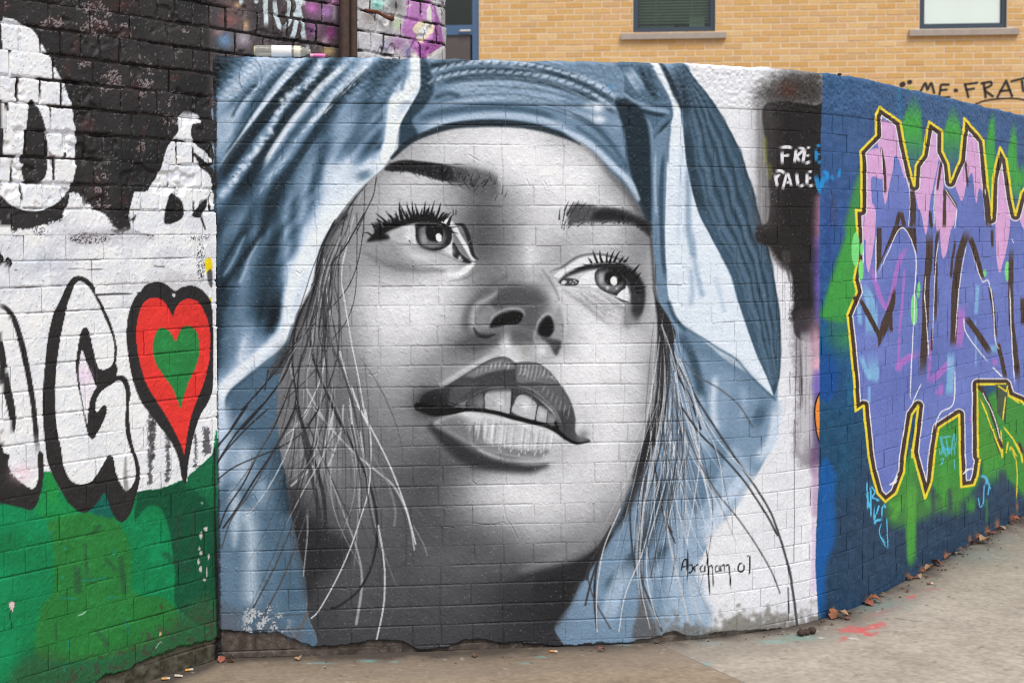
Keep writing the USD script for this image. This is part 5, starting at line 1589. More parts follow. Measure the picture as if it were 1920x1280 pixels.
def mortar_rows(zs, lo, hi, jw):
    out = [lo, hi]
    for a in zs:
        out += [a - jw, a - jw * .35, a + jw * .35, a + jw]
    for a, b in zip(zs[:-1], zs[1:]):
        out += [a + (b - a) * .33, a + (b - a) * .66]
    return np.array(sorted(z for z in set(out) if lo <= z <= hi))


def prism(poly2d, z0, z1):
    m = trimesh.creation.extrude_polygon(poly2d, z1 - z0)
    m.apply_translation((0, 0, z0))
    return m


wall_mat = painted('wall_paint', .5, .5, 330, .22)
mortar_paint = painted('painted_joint', .6, .4, 260, .3)
coping_mat = painted('roughcast_paint', .5, .5, 260, .25)
old_mat = painted('old_brick_paint', .48, .6, 240, .28)
core_mat = plain('brickwork_core', (96, 86, 78), .9, .2, 30)

# ---------------------------------------------------------------- the painted boundary wall: portrait on the straight, lettering round the bend
mural = thing('painted_brick_wall', 'curved brick boundary wall painted with a large grey portrait in a blue hood, then lettering on blue', 'wall', (-1.06, 4.7778, 0))
MB = np.array([-1.06, 4.7778, 0])
sh = Sheet(mural_trace)
rng = np.random.default_rng(21)
zj = [0.0] + [0.174 + .0735 * k for k in range(-2, 26)]
zj = [z + (rng.normal(0, .0012) if 0 < i_ else 0) for i_, z in enumerate(zj)]
zj[-1] = MCOP
s887, s_turn, s_far = mural_trace.s_of_px(887), 1.95, 5.6


def foot_extra(S, Z):
    x, y = mural_trace.at(S)
    px, py = to_px(x, y, Z)
    g = py - foot_line(px)
    return -.012 * smooth01(g / 2.2 + .5) * (px < 1541)


for k in range(len(zj) - 1):
    z0, z1 = zj[k], zj[k + 1]
    header = k % 2 == 1          # the course at joint -2+... counts so that even courses of the photo are headers
    L = .1135 if header else .2265
    start = s887 - 40 * .1135 + (0 if header else .1135 / 2 + .0567)
    cuts = [s for s in np.arange(start, s_turn + .02, L) if s > -.01]
    cuts = [-.03] + [c for c in cuts if c > .03]
    c = cuts[-1]
    L2 = .124
    while c < s_far:
        step_ = L2 * (.5 if (c == cuts[-1] and k % 2) else 1) * rng.uniform(.97, 1.03)
        c += step_
        if c - cuts[-1] > .04:
            cuts.append(c)
    jit = rng.normal(0, .0055, len(cuts)); jit[0] = 0
    cuts = np.array(cuts) + jit
    for a, b in zip(cuts[:-1], cuts[1:]):
        st = .0031 if b < 1.9 else .0038 if b < S_EDGE else .012
        if b - a < .03:
            continue
        dep = max(.0012, .0030 + rng.normal(0, .0007)) * (1.0 if a < 1.7 else .9)
        sh.brick(a, b, z0, z1, st, .0002, dep, [0, .0012, .0026, .0046, .0066], rng, .0007, foot_extra if k < 4 else None, soft=(.0027, .0033, .0030, .0028, .29, .45, 1) if a < 1.7 else (.0021, .0022, .003, .0026, .40, .3, 1))
rows = mortar_rows(zj[1:], 0.0, MCOP, .0045)
cols = np.r_[np.arange(-.03, 1.95, .004), np.arange(1.95, S_EDGE, .005), np.arange(S_EDGE, s_far, .015)]
S, Z = np.meshgrid(cols, rows)
sh.sheet('mortar', S, Z, -.0030 + (meshkit.fbm(np.stack([S * 40, Z * 40, 0 * S], -1), 2, 3) - .5) * .0022 + foot_extra(S, Z) - .0006)
# roughcast coping
prof = [(MCOP + .0002, -.0022), (MCOP + .0025, -.0006), (MCOP + .005, .0012)] + [(z, .002) for z in np.arange(MCOP + .009, MTOP - .014, .0032)]
prof += [(MTOP - .014 + .014 * math.sin(a), .002 - .014 * (1 - math.cos(a))) for a in np.linspace(0, PI / 2, 7)] + [(MTOP + .002, -d) for d in (.016, .024, .034, .05, .08, .12, .17, .215)] + [(MTOP - .01, -.217)]
prof = np.array(prof)
cols = np.r_[np.arange(-.03, 1.95, .0036), np.arange(1.95, S_EDGE, .0046), np.arange(S_EDGE, s_far, .015)]
S, Z = np.meshgrid(cols, prof[:, 0])
H = np.broadcast_to(prof[:, 1][:, None], S.shape)
q = np.stack([S * 95, Z * 95, H * 95], -1)
amp = np.where(prof[:, 0] < MCOP + .01, .3, 1)[:, None] * np.interp(S, [0, .55, .8, 1.7, 1.95, 6], [1.1, 1.1, .75, .9, 1.25, 1.0])
rough = (meshkit.fbm(q, 3, 17) - .5) * .0088 * amp
wave = (meshkit.fbm(np.stack([S * 6, Z * 9, 0 * S], -1), 2, 19) - .5) * .006
bump_up = (meshkit.fbm(np.stack([S * 14, 0 * S, 0 * S], -1), 3, 23) - .5) * .012
up = smooth01((prof[:, 0] - MTOP + .03) / .03)[:, None]
sh.sheet('coping', S, Z + up * (bump_up + rough * .6), H + rough + wave)


def mural_paint(px, py, joint, S, Z):
    return paint_mural(px, np.maximum(py, 60))


sh.cracks = [('F', '735,280 737,385 860,390 915,378'), ('F', '915,282 925,355 960,400 992,470'), ('F', '725,70 728,140 760,165'), ('E', '640,640 640,770'), ('E', '600,905 602,985 660,1000'),
             ('E', '150,818 172,830 205,815'), ('BL', '160,480 200,445 220,490 205,530 165,545'), ('BL', '560,910 640,912 690,925'), ('F', '570,290 600,300 630,296'), ('F', '580,400 630,408'),
             ('HL', '500,350 520,368 545,345'), ('D', '1040,1010 1060,1050'), ('D', '1140,1020 1160,1060'), ('I', '400,690 405,740'), ('D', '715,870 770,905'), ('EL', '1040,318 1080,380')]
sh.finish(mural_paint)
sh.write(mural, MB, wall_mat, mortar_paint)
q = np.linspace(-.03, s_far, 160)
f_, b_ = mural_trace.point(q, 0, -.022)[:, :2], mural_trace.point(q, 0, -.214)[:, :2]
obj('wall_core', prism(shapely.Polygon(np.vstack([f_, b_[::-1]])), 0, MTOP - .012), core_mat, mural, off=MB)
q = np.r_[s_far - .01, s_far + .004]
ends = mural_trace.point(np.array([s_far]), 0, 0)[0]

# ---------------------------------------------------------------- the old brick wall that comes in from the left and runs on behind
old = thing('old_brick_wall', 'tall old brick wall at left with chipped black, white and green paint, lettering and a red heart', 'wall', (-1.06, 4.7778, 0))
sl = Sheet(left_trace)
rng = np.random.default_rng(33)
ZP, Z1 = .0818, .310
lj = [0.0] + [Z1 + ZP * k for k in range(-3, 36)]
ppm = abs(to_px(*left_trace.at(np.array([-.2, -.3])), 1.5)[0])
ppm = abs(ppm[0] - ppm[1]) / .1
HL_ = 33.5 / ppm


def chips(S, Z):
    """Broken faces of the upper, unrepaired courses, and the flaked foot."""
    n = meshkit.fbm(np.stack([S * 9, Z * 11, 0 * S], -1), 3, 77)
    x, y = left_trace.at(S)
    px, py = to_px(x, y, Z)
    upper = smooth01((430 - py) / 60)
    deep = smooth01((n - .60) / .05) * upper
    g = py - left_foot(px)
    return -.007 * deep * (.6 + 1.2 * meshkit.fbm(np.stack([S * 60, Z * 60, 0 * S], -1), 2, 5)) - .009 * smooth01(g / 2.5 + .5)


for k in range(len(lj) - 1):
    z0, z1 = lj[k], lj[k + 1]
    header = (k - 4) % 2 == 0
    upper = z1 > 1.62
    hid = z0 > MTOP - .1
    L = HL_ if header else HL_ * 2
    lo_, hi_ = -1.85, (L_END + L_R * math.radians(150) if hid else .014)
    c = -.022 - (0 if header else HL_ * .5)
    cuts = [c]
    while cuts[0] > lo_:
        cuts.insert(0, cuts[0] - L * rng.uniform(.95, 1.05))
    while cuts[-1] < hi_:
        l_ = (HL_ if cuts[-1] > 1.0 else L)
        cuts.append(cuts[-1] + l_ * rng.uniform(.95, 1.05) if hid else hi_)
    for a, b in zip(cuts[:-1], cuts[1:]):
        if b - a < .012:
            continue
        st = (.0040 if a < 1.1 else .003) if a > T_EDGE and z0 < 2.75 else .012
        if upper:
            sl.brick(a, b, z0 + rng.normal(0, .001), z1 + rng.normal(0, .001), st, .0002, .0075, [0, .0016, .0034, .0056, .0085], rng, .0021, chips, .003, soft=(.0072, .0088, .0044, .0052, .27, .8, 1.6))
        else:
            sl.brick(a, b, z0, z1, st, .0002, .003, [0, .0014, .003, .005, .0075], rng, .0010, chips, .002, soft=(.0015, .0036, .003, .0032, .44, .35, 1.2))
zsplit = min(z for z in lj if z > 1.60)
for lo_, hi_, a, b, d in ((0, zsplit, -1.85, .02, .0034), (zsplit, lj[24 + 2], -1.85, .02, .0072), (lj[26], lj[-1], -1.85, L_END + L_R * math.radians(150), .0078)):
    rows = mortar_rows([z for z in lj if lo_ <= z <= hi_], lo_, hi_, .006)
    cols = np.r_[np.arange(a, T_EDGE, .015), np.arange(T_EDGE, b, .0045)]
    S, Z = np.meshgrid(cols, rows)
    sl.sheet('mortar', S, Z, -d + (meshkit.fbm(np.stack([S * 50, Z * 50, 0 * S], -1), 3, 3) - .5) * (.004 if d > .005 else .0025) - .0008 + np.minimum(0, chips(S, Z)))


def old_paint(px, py, drop, S, Z):
    c = paint_left(px, py)
    n = meshkit.fbm(np.stack([S * 30, Z * 30, 0 * S], -1), 3, 61)
    n2 = meshkit.fbm(np.stack([S * 11, Z * 16, 0 * S], -1), 3, 62)
    lum = c.mean(1)
    # bare, dirty mortar shows in the deep joints; fresh white paint has mostly gone into them
    w = smooth01((drop - .0022) / .0035) * np.interp(py, [380, 470, 640, 900], [1, .7, .35, .2])
    w = w * np.where(lum > 140, smooth01((n2 - .50) / .08) * .95, .95)
    crumb = (drop > .0012) & (drop < .006) & (meshkit.noise(np.stack([S * 130, Z * 130, 0 * S], -1), 66) > .70) & (py < 400)
    c[crumb] = c[crumb] * .4 + np.array([150, 138, 140]) * .6
    soil = np.stack([36 + 60 * (n - .3), 31 + 54 * (n - .3), 30 + 50 * (n - .3)], 1)
    return c + (soil - c) * w[:, None]


sl.finish(old_paint)
sl.write(old, MB, old_mat, mortar_paint)
q = np.linspace(-1.85, L_END + L_R * math.radians(148), 220)
f_ = left_trace.point(q, 0, -.02)[:, :2]
b_ = left_trace.point(np.array([-1.85, .2, L_END - .05]), 0, -.34)[:, :2]
obj('wall_core', prism(shapely.Polygon(np.vstack([f_, b_[::-1]])).buffer(0), 0, lj[-1] - .004), core_mat, old, off=MB)
# ---------------------------------------------------------------- pavement
def paint_ground(px, py, X, Y):
    p = Paint(px, py)
    w3 = np.stack([X, Y, 0 * X], 1)
    big, mid, fine = meshkit.fbm(w3 * 2.2, 3, 4) - .5, meshkit.fbm(w3 * 11, 3, 6) - .5, meshkit.fbm(w3 * 70, 2, 8) - .5
    p.c[:] = rgb((178, 166, 151))
    p.c += (big * 34 + mid * 28 + fine * 40)[:, None] * np.array([1, .97, .92])
    j0, j1 = np.array([1285, 1229.]), np.array([1402, 1281.])
    left = (px - j0[0]) * (j1[1] - j0[1]) - (py - j0[1]) * (j1[0] - j0[0]) < 0
    p.c[left] *= np.array([.90, .85, .80])
    # dirt gathered along the foot of the wall
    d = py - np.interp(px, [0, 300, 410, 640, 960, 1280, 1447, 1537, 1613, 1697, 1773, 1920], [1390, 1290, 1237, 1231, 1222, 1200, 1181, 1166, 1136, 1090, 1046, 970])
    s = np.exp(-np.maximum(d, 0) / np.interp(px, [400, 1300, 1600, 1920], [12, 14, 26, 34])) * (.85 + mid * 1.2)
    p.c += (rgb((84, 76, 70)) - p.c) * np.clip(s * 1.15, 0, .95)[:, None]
    s = np.exp(-((px - 960) / 700) ** 2) * np.exp(-((d - 34) / 16) ** 2) * (.5 + big)
    p.c += (rgb((128, 118, 110)) - p.c) * np.clip(s * .55, 0, 1)[:, None]
    # overspray: blue-green haze near the bend and along the blue wall, red marks
    for a, b, rx, ry, c, o in ((1640, 1135, 60, 14, (120, 150, 146), .5), (1830, 1040, 70, 16, (140, 158, 152), .45), (1500, 1195, 40, 6, (120, 176, 168), .5), (1450, 1203, 30, 4, (130, 186, 180), .5), (1330, 1205, 30, 5, (170, 190, 186), .4), (1600, 1120, 40, 8, (90, 90, 100), .5), (690, 1239, 16, 2.5, (120, 190, 186), .7), (740, 1241, 8, 2, (120, 190, 186), .6), (1015, 1232, 12, 2, (120, 190, 186), .6), (1325, 1244, 8, 3, (120, 190, 190), .5), (600, 1243, 30, 2, (140, 190, 200), .5), (985, 1244, 10, 2, (120, 190, 186), .5), (1170, 1210, 16, 2, (140, 186, 190), .5), (1880, 1010, 30, 10, (150, 160, 150), .4)):
        p.blob('P', a, b, rx, ry, c, o)
    RD = (226, 92, 92)
    p.lines('I', """26:860,990 940,985 1000,990 1060,970 1140,960
16:920,960 1000,980 1050,1015 1110,990
14:1010,1010 1060,1010
20:870,1055 910,1035 925,1015
12:1070,960 1130,945 1140,975
14:1250,805 1290,795 1320,790""", RD, 14, .62, rough=1.5)
    p.lines('I', """10:1000,940 1060,905 1140,880 1250,850
12:1350,770 1400,755 1460,760
8:1100,900 1160,880""", (190, 110, 108), 14, .35, rough=1.5)
    p.lines('I', """7:760,1026 800,1032
8:930,1030 990,1040
8:1000,1090 1015,1094
6:1255,932 1275,935
6:1350,935 1372,937
6:1400,1005 1412,1007
5:1090,885 1110,882""", (226, 222, 216), 4, .8)
    p.line('I', '1200,920 1290,935 1380,940', 4, (110, 100, 94), 5, .6)
    for k in range(900):
        h = hash01(5, 5000 + k)
        i = p.near(np.array([[h[0] * 1920, 980 + h[1] * 300]]), 1.6)
        p.put(i, np.full(len(i), .5), rgb([(206, 196, 186), (90, 80, 74), (196, 170, 150), (120, 110, 104)][k % 4]))
    return p.c


pav_mat = painted('pavement_concrete', .85, .8, 260, .15, (.85, 1.13))
ground_mat = plain('ground_concrete', (150, 136, 124), .9, .14, 3, .3, 90)
gs = obj('ground', box((-200, -200, -.5), (200, 200, -.004)), ground_mat)
tag(gs, 'pale brown concrete ground', None, None, 'structure')
pave = UsdGeom.Xform.Define(stage, '/World/pavement').GetPrim()
tag(pave, 'light brown concrete pavement with a joint and red paint marks', None, None, 'structure')
g0, g1 = on_ground(1285, 1229)[:2], on_ground(1402, 1281)[:2]
du = (g1 - g0) / np.linalg.norm(g1 - g0)
dn = np.array([-du[1], du[0]])
wall_line = shapely.Polygon(np.vstack([mural_trace.point(np.linspace(-.06, 5.9, 120), 0, .0)[:, :2], mural_trace.point(np.linspace(-.06, 5.9, 120), 0, -3.0)[::-1, :2]])).buffer(0)
lw = shapely.Polygon(np.vstack([left_trace.point(np.linspace(-1.85, .1, 10), 0, 0)[:, :2], left_trace.point(np.linspace(-1.85, .1, 10), 0, -1.5)[::-1, :2]])).buffer(0)
solid = shapely.union(wall_line, lw)
shapely.prepare(solid)
for side, (blo, bhi) in (('slab', (.0045, 3.9)), ('slab', (-3.0, -.0045))):
    A, B = np.arange(-3.0, 2.2, .0085), np.arange(blo, bhi, .0085)
    if blo < 0:
        B = B - B[-1] + bhi
    a, b = np.meshgrid(A, B)
    P2 = g0 + a[..., None] * du + b[..., None] * dn
    n = meshkit.fbm(np.stack([P2[..., 0] * 5, P2[..., 1] * 5, 0 * a], -1), 3, 44) - .5
    e = np.abs(b) - .0045
    z = n * .006 + (meshkit.fbm(np.stack([P2[..., 0] * 60, P2[..., 1] * 60, 0 * a], -1), 2, 45) - .5) * .0016 - .006 * np.exp(-e / .008) + .002
    z = np.maximum(z, -.003)
    P3 = np.concatenate([P2, z[..., None]], -1)
    N = grid_normals(P3); N *= np.sign(N[..., 2:3] + 1e-9)
    f = grid_faces(*a.shape)
    px, py = to_px(P3[..., 0].ravel(), np.maximum(P3[..., 1].ravel(), .5), 0 * z.ravel())
    ok = (px > -40) & (px < 1960) & (py < 1330) & (P3[..., 1].ravel() > 1.5) & ~(shapely.contains_xy(solid, P3[..., 0].ravel(), P3[..., 1].ravel()) & (shapely.distance(shapely.points(P3[..., 0].ravel(), P3[..., 1].ravel()), solid.boundary) > .03))
    f = f[ok[f].all(1)]
    keep = np.unique(f)
    re = np.zeros(a.size, int); re[keep] = np.arange(len(keep))
    V = P3.reshape(-1, 3)[keep]
    col = linear(paint_ground(px[keep], py[keep], V[:, 0], V[:, 1]))
    raw(side, pave, V, re[f], N.reshape(-1, 3)[keep], col, pav_mat)

# ---------------------------------------------------------------- the yellow brick building behind
BH = math.radians(-6.0)
BO = np.array([0.0, 16.4])
bc, bs = math.cos(BH), math.sin(BH)
bld = thing('yellow_brick_building', 'yellow brick building with dark framed windows and grey sills seen above the painted wall', 'building', (0, 16.4, 0))
BB = np.array([0, 16.4, 0])


def bpt(t, z, h=0.0):
    """Point of the building's front: t along it, z up, h out of it towards the viewer."""
    return np.array([BO[0] + bc * t + bs * h, BO[1] + bs * t - bc * h, z])


def bbox(t0, t1, z0, z1, h0, h1):
    m = box((t0, -h1, z0), (t1, -h0, z1))
    T4 = np.eye(4); T4[:2, :2] = [[bc, -bs], [bs, bc]]; T4[:2, 3] = BO
    m.apply_transform(T4)
    return m


def bpx(px, py):
    return on_plane(px, py, BO, BH)


wl0, wz0 = bpx(1187, 62); wl1, _ = bpx(1341, 62)
wr0, wz1 = bpx(1724, 55); wr1, _ = bpx(1888, 54)
sl0, sz0 = bpx(1164, 76); sl1, sz0b = bpx(1361, 63)
sr0, sz1 = bpx(1704, 68); sr1, sz1b = bpx(1909, 54)
d0, _ = bpx(780, 60); d1, _ = bpx(898, 60)
_, dz = bpx(880, 58)
HW = 1.25
openings = [(wl0, wl1, wz0, wz0 + HW), (wr0, wr1, wz1, wz1 + HW), (d0, d1, 2.2, 5.3)]
course = .075 * 1.0
tones = [(216, 174, 116), (208, 164, 102), (220, 182, 128), (204, 156, 92), (224, 192, 146), (212, 170, 126), (200, 160, 114)]
tones = [tuple(.62 * a + .38 * b for a, b in zip(t, (213, 171, 113))) for t in tones]
brick_mats = [plain(f'yellow_brick_tone_{w}', t, .85, .10, 30, .25, 140) for w, t in zip(('a', 'b', 'c', 'd', 'e', 'f', 'g'), tones)]
bmort = plain('pale_mortar', (222, 203, 176), .9, .08, 20)
rng = np.random.default_rng(9)
cube_v, cube_f = None, None


def bevel_brick(t0, t1, z0, z1, h):
    b = .004
    q = [(t0, z0, -.01), (t1, z0, -.01), (t1, z1, -.01), (t0, z1, -.01), (t0, z0, h - b), (t1, z0, h - b), (t1, z1, h - b), (t0, z1, h - b), (t0 + b, z0 + b, h), (t1 - b, z0 + b, h), (t1 - b, z1 - b, h), (t0 + b, z1 - b, h)]
    v = np.array([bpt(*p) for p in q])
    f = []
    for a in (0, 4):
        for i in range(4):
            j = (i + 1) % 4
            f += [[a + i, a + j, a + 4 + j], [a + i, a + 4 + j, a + 4 + i]]
    f += [[8, 9, 10], [8, 10, 11]]
    return v, np.array(f)


singles, rest = [], {k: [] for k in range(len(tones))}
tj = bpx(966, 60)[0]
for r in range(int(5.6 / course)):
    z0, z1 = r * course, (r + 1) * course
    shift = (r % 2) * .1125
    cuts = np.arange(-4 + shift, 9, .225) + tj
    cuts = np.sort(np.r_[cuts, [o for op in openings for o in op[:2] if op[2] < (z0 + z1) / 2 < op[3]]])
    for a, b in zip(cuts[:-1], cuts[1:]):
        m = (a + b) / 2
        if b - a < .03 or any(o[0] < m < o[1] and o[2] - .02 < (z0 + z1) / 2 < o[3] for o in openings):
            continue
        j = .005
        h = .004 + rng.normal(0, .0012)
        v, f = bevel_brick(a + j, b - j, z0 + j, z1 - j, h)
        k = int(rng.choice(len(tones), p=[.24, .2, .16, .14, .06, .12, .08]))
        u0, w0 = to_px(*bpt(a, z0)); u1, w1 = to_px(*bpt(b, z1))
        vis = u1 > 862 and u0 < 1920 and w0 > 0 and w1 < np.interp((u0 + u1) / 2, [860, 1280, 1540, 1920], [112, 120, 136, 216])
        (singles if vis else rest[k]).append((v, f, k, (u1 - u0) * (w0 - w1)))
singles.sort(key=lambda s: -s[3])
for v, f, k, _ in singles[:300]:
    obj('brick', (v, f), brick_mats[k], bld, off=BB)
for v, f, k, a_ in singles[300:]:
    rest[k].append((v, f, k, a_))
for k, lst in rest.items():
    if lst:
        n, vv, ff = 0, [], []
        for v, f, _, _ in lst:
            vv.append(v); ff.append(f + n); n += len(v)
        tag(obj('brickwork', (np.vstack(vv), np.vstack(ff)), brick_mats[k], bld, off=BB), kind='stuff')
# backing wall around the openings, in mortar
ts = sorted({-4.0, 9.0} | {o for op in openings for o in op[:2]})
parts = []
for a, b in zip(ts[:-1], ts[1:]):
    op = [o for o in openings if o[0] - 1e-6 <= a and b <= o[1] + 1e-6]
    if op:
        if op[0][2] > .1:
            parts.append(bbox(a, b, 0, op[0][2], -.30, 0))
        if op[0][3] < 5.6:
            parts.append(bbox(a, b, op[0][3], 5.6, -.30, 0))
    else:
        parts.append(bbox(a, b, 0, 5.6, -.30, 0))
obj('wall', join(parts), bmort, bld, off=BB)
frame_mat = plain('dark_window_frame', (58, 70, 86), .45, .06, 20)
door_mat = plain('blue_grey_frame', (72, 100, 134), .45, .06, 20)
sill_mat = plain('grey_stone_sill', (166, 154, 144), .8, .1, 12, .2, 80)
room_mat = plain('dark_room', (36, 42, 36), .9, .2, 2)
blind_mat = plain('blind_slat', (188, 204, 184), .6, .05, 10)
frost_mat = plain('pale_window_film', (226, 238, 230), .35, .03, 1.2)
glass_mat = usdkit.material(stage, '/World/Looks/window_glass', {'f': ('fresnel', {'IOR': 1.45}), 't': ('transparent_bsdf', {'color': (.86, .9, .88)}), 'g': ('glossy_bsdf', {'roughness': .02}), 'm': ('mix_closure', {})},
                            [('f.fac', 'm.fac'), ('t.BSDF', 'm.closure1'), ('g.BSDF', 'm.closure2')], surface='m.closure')


def window(t0, t1, z0, z1, name, fm, label=None):
    w, fw, fz = t1 - t0, .052, .055
    fr = obj(name, join([bbox(t0, t0 + fw, z0, z1, -.10, -.035), bbox(t1 - fw, t1, z0, z1, -.10, -.035), bbox(t0 + fw, t1 - fw, z0, z0 + fz, -.10, -.035), bbox(t0 + fw, t1 - fw, z1 - fz, z1, -.10, -.035)]), fm, bld, off=BB)
    tag(fr, label)
    bead = .012
    obj('glazing_bead', join([bbox(t0 + fw, t0 + fw + bead, z0 + fz, z1 - fz, -.085, -.05), bbox(t1 - fw - bead, t1 - fw, z0 + fz, z1 - fz, -.085, -.05), bbox(t0 + fw + bead, t1 - fw - bead, z0 + fz, z0 + fz + bead, -.085, -.05), bbox(t0 + fw + bead, t1 - fw - bead, z1 - fz - bead, z1 - fz, -.085, -.05)]), fm, fr, off=(0, 0, 0))
    obj('pane', bbox(t0 + fw, t1 - fw, z0 + fz, z1 - fz, -.072, -.066), glass_mat, fr, off=(0, 0, 0))
    return fr


def fix(fr):
    """Sub-parts were given in world coordinates: bring them to the building's base."""
    for c in fr.GetChildren():
        m = UsdGeom.Mesh(c)
        p = np.array(m.GetPointsAttr().Get()) - BB
        m.GetPointsAttr().Set(Vt.Vec3fArray.FromNumpy(p.astype(np.float32)))


w1 = window(wl0, wl1, wz0, wz0 + HW, 'window', frame_mat, 'dark framed window with slatted blind')
for k in range(30):
    z = wz0 + .14 + k * .036
    m = box((wl0 + .07, -.0008, -.0125), (wl1 - .07, .0008, .0125))
    m.apply_transform(trimesh.transformations.rotation_matrix(.9, (1, 0, 0)))
    m = box((0, 0, 0), (1, 1, 1)) if False else m
    v = np.asarray(m.vertices)
    V = np.array([bpt(a, z + c, -.17 - b) for a, b, c in v])
    obj('blind_slat', (V, np.asarray(m.faces)), blind_mat, w1)
for t_ in (.28, .72):
    a = wl0 + (wl1 - wl0) * t_
    obj('blind_cord', bbox(a - .003, a + .003, wz0 + .12, wz0 + HW - .06, -.150, -.147), blind_mat, w1)
pale = plain('pale_papers', (196, 220, 196), .7, .1, 9)
obj('paper_stack', join([bbox(wl0 + .08, wl0 + .5, wz0 + .056, wz0 + .10, -.26, -.14), bbox(wl0 + .55, wl0 + .92, wz0 + .056, wz0 + .085, -.26, -.14)]), plain('pale_green_sill_board', (150, 176, 150), .7, .2, 14), w1)
obj('paper_box', bbox(wl1 - .30, wl1 - .12, wz0 + .056, wz0 + .20, -.30, -.2), pale, w1)
obj('room_lining', join([bbox(wl0 - .4, wl1 + .4, wz0 - .4, wz0 + HW + .3, -1.3, -1.25), bbox(wl0 - .4, wl1 + .4, wz0 - .45, wz0 - .02, -1.25, -.305)]), room_mat, w1)
fix(w1)
w2 = window(wr0, wr1, wz1, wz1 + HW, 'window', frame_mat, 'dark framed window with pale frosted glazing')
obj('frosted_film', bbox(wr0 + .05, wr1 - .05, wz1 + .052, wz1 + HW - .052, -.0655, -.0645), frost_mat, w2)
fix(w2)
for a, b, z, zb in ((sl0, sl1, sz0, sz0b), (sr0, sr1, sz1, sz1b)):
    h_ = .085
    s_ = trimesh.creation.extrude_polygon(shapely.Polygon([(-.1, 0), (.06, 0), (.06, h_ - .02), (.055, h_ - .012), (-.1, h_)]), b - a)
    v = np.asarray(s_.vertices)
    top_z = wz0 if a == sl0 else wz1
    obj('window_sill', (np.array([bpt(a + q[2], top_z - h_ + q[1] - .001, q[0]) for q in v]), np.asarray(s_.faces)[:, ::-1]), sill_mat, bld, off=BB)
fw = .085
dr = obj('glazed_door', join([bbox(d1 - fw, d1, 2.2, 5.3, -.12, -.02), bbox(d0, d0 + fw, 2.2, 5.3, -.12, -.02), bbox(d0 + fw, d1 - fw, dz - .045, dz + .075, -.11, -.025), bbox(d0 + fw, d1 - fw, 5.2, 5.3, -.12, -.02)]), door_mat, bld, off=BB)
tag(dr, 'blue-grey framed glazed door')
obj('pane', bbox(d0 + fw, d1 - fw, dz + .075, 5.2, -.075, -.068), glass_mat, dr)
obj('lower_panel', bbox(d0 + fw, d1 - fw - .03, 2.2, dz - .045, -.09, -.05), plain('brown_grey_panel', (86, 78, 76), .4, .15, 6), dr)
obj('handle', tube([bpt(d1 - .235, dz + .0, -.005), bpt(d1 - .225, dz, .008), bpt(d1 - .12, dz, .008), bpt(d1 - .11, dz, -.005)], .014, 8), plain('pale_metal', (206, 204, 198), .35, .05, 20, metal=.2), dr)
obj('room_lining', bbox(d0 - .3, d1 + .3, 2, 5.5, -1.2, -1.15), room_mat, dr)
fix(dr)
# scrawl on the building
ink = plain('black_marker_paint', (40, 34, 32), .7, .1, 30)
for q, w in (('940,865 985,790 1005,850 1040,790 1068,880', .022), ('1205,803 1136,806 1128,850 1122,922 1212,922', .022), ('1130,856 1188,850', .02), ('1270,858 1278,859', .035), ('1360,800 1376,860 1392,920', .022), ('1358,802 1475,786', .02), ('1374,852 1445,840', .02), ('1538,792 1546,850 1556,920', .022), ('1518,792 1605,778 1606,812 1545,850 1622,912', .022), ('1668,920 1750,765 1806,912', .022), ('1690,866 1790,856', .02), ('1800,772 1920,742 2000,738', .02), ('1900,770 1912,864', .022), ('1450,992 1550,955 1700,936 1850,936 1990,962', .014), ('765,803 772,800', .05), ('832,780 840,779', .04), ('2050,780 2120,770 2060,860 2130,850', .022)):
    P = pts_of('YB', q)
    tz = np.array([bpx(*a) for a in P])
    ln = shapely.LineString(spline(tz, False, .02)[0] if len(tz) > 4 else tz).buffer(w * .62)
    m = trimesh.creation.extrude_polygon(ln, .0015)
    v = np.asarray(m.vertices)
    obj('painted_letter_stroke', (np.array([bpt(a, b, .0068 + c) for a, b, c in v]), np.asarray(m.faces)[:, ::-1]), ink, bld, off=BB)

# ---------------------------------------------------------------- pipes on the old wall, bracket, litter
rust = plain('rusty_pipe', (74, 56, 46), .75, .35, 40, .5, 200)


def pipe_at(px, rpx, label):
    s_ = left_trace.s_of_px(px)
    for _ in range(4):
        x, y, _z = left_trace.point(np.array([s_]), 2.3, .05)[0]
        s_ += (px - to_px(x, y, 2.3)[0]) / 330
    x, y, _z = left_trace.point(np.array([s_]), 2.3, .05)[0]
    r = rpx / FPX * y
    th = thing('drainpipe', label, 'pipe', (x, y, 1.9), 'pipes on the old wall')
    zz = np.linspace(0, 1.4, 30)
    obj('pipe', tube(np.stack([0 * zz, 0 * zz, zz], 1), r * (1 + .02 * np.sin(zz * 40)), 18), rust, th, smooth=40)
    obj('pipe_collar', tube([(0, 0, .62), (0, 0, .66)], r * 1.18, 18), rust, th, smooth=40)
    nx, ny = left_trace.normal(s_)
    obj('wall_clip', tube([(0, 0, .9), (-nx * .06, -ny * .06, .9)], .008, 8), rust, th)
    return th


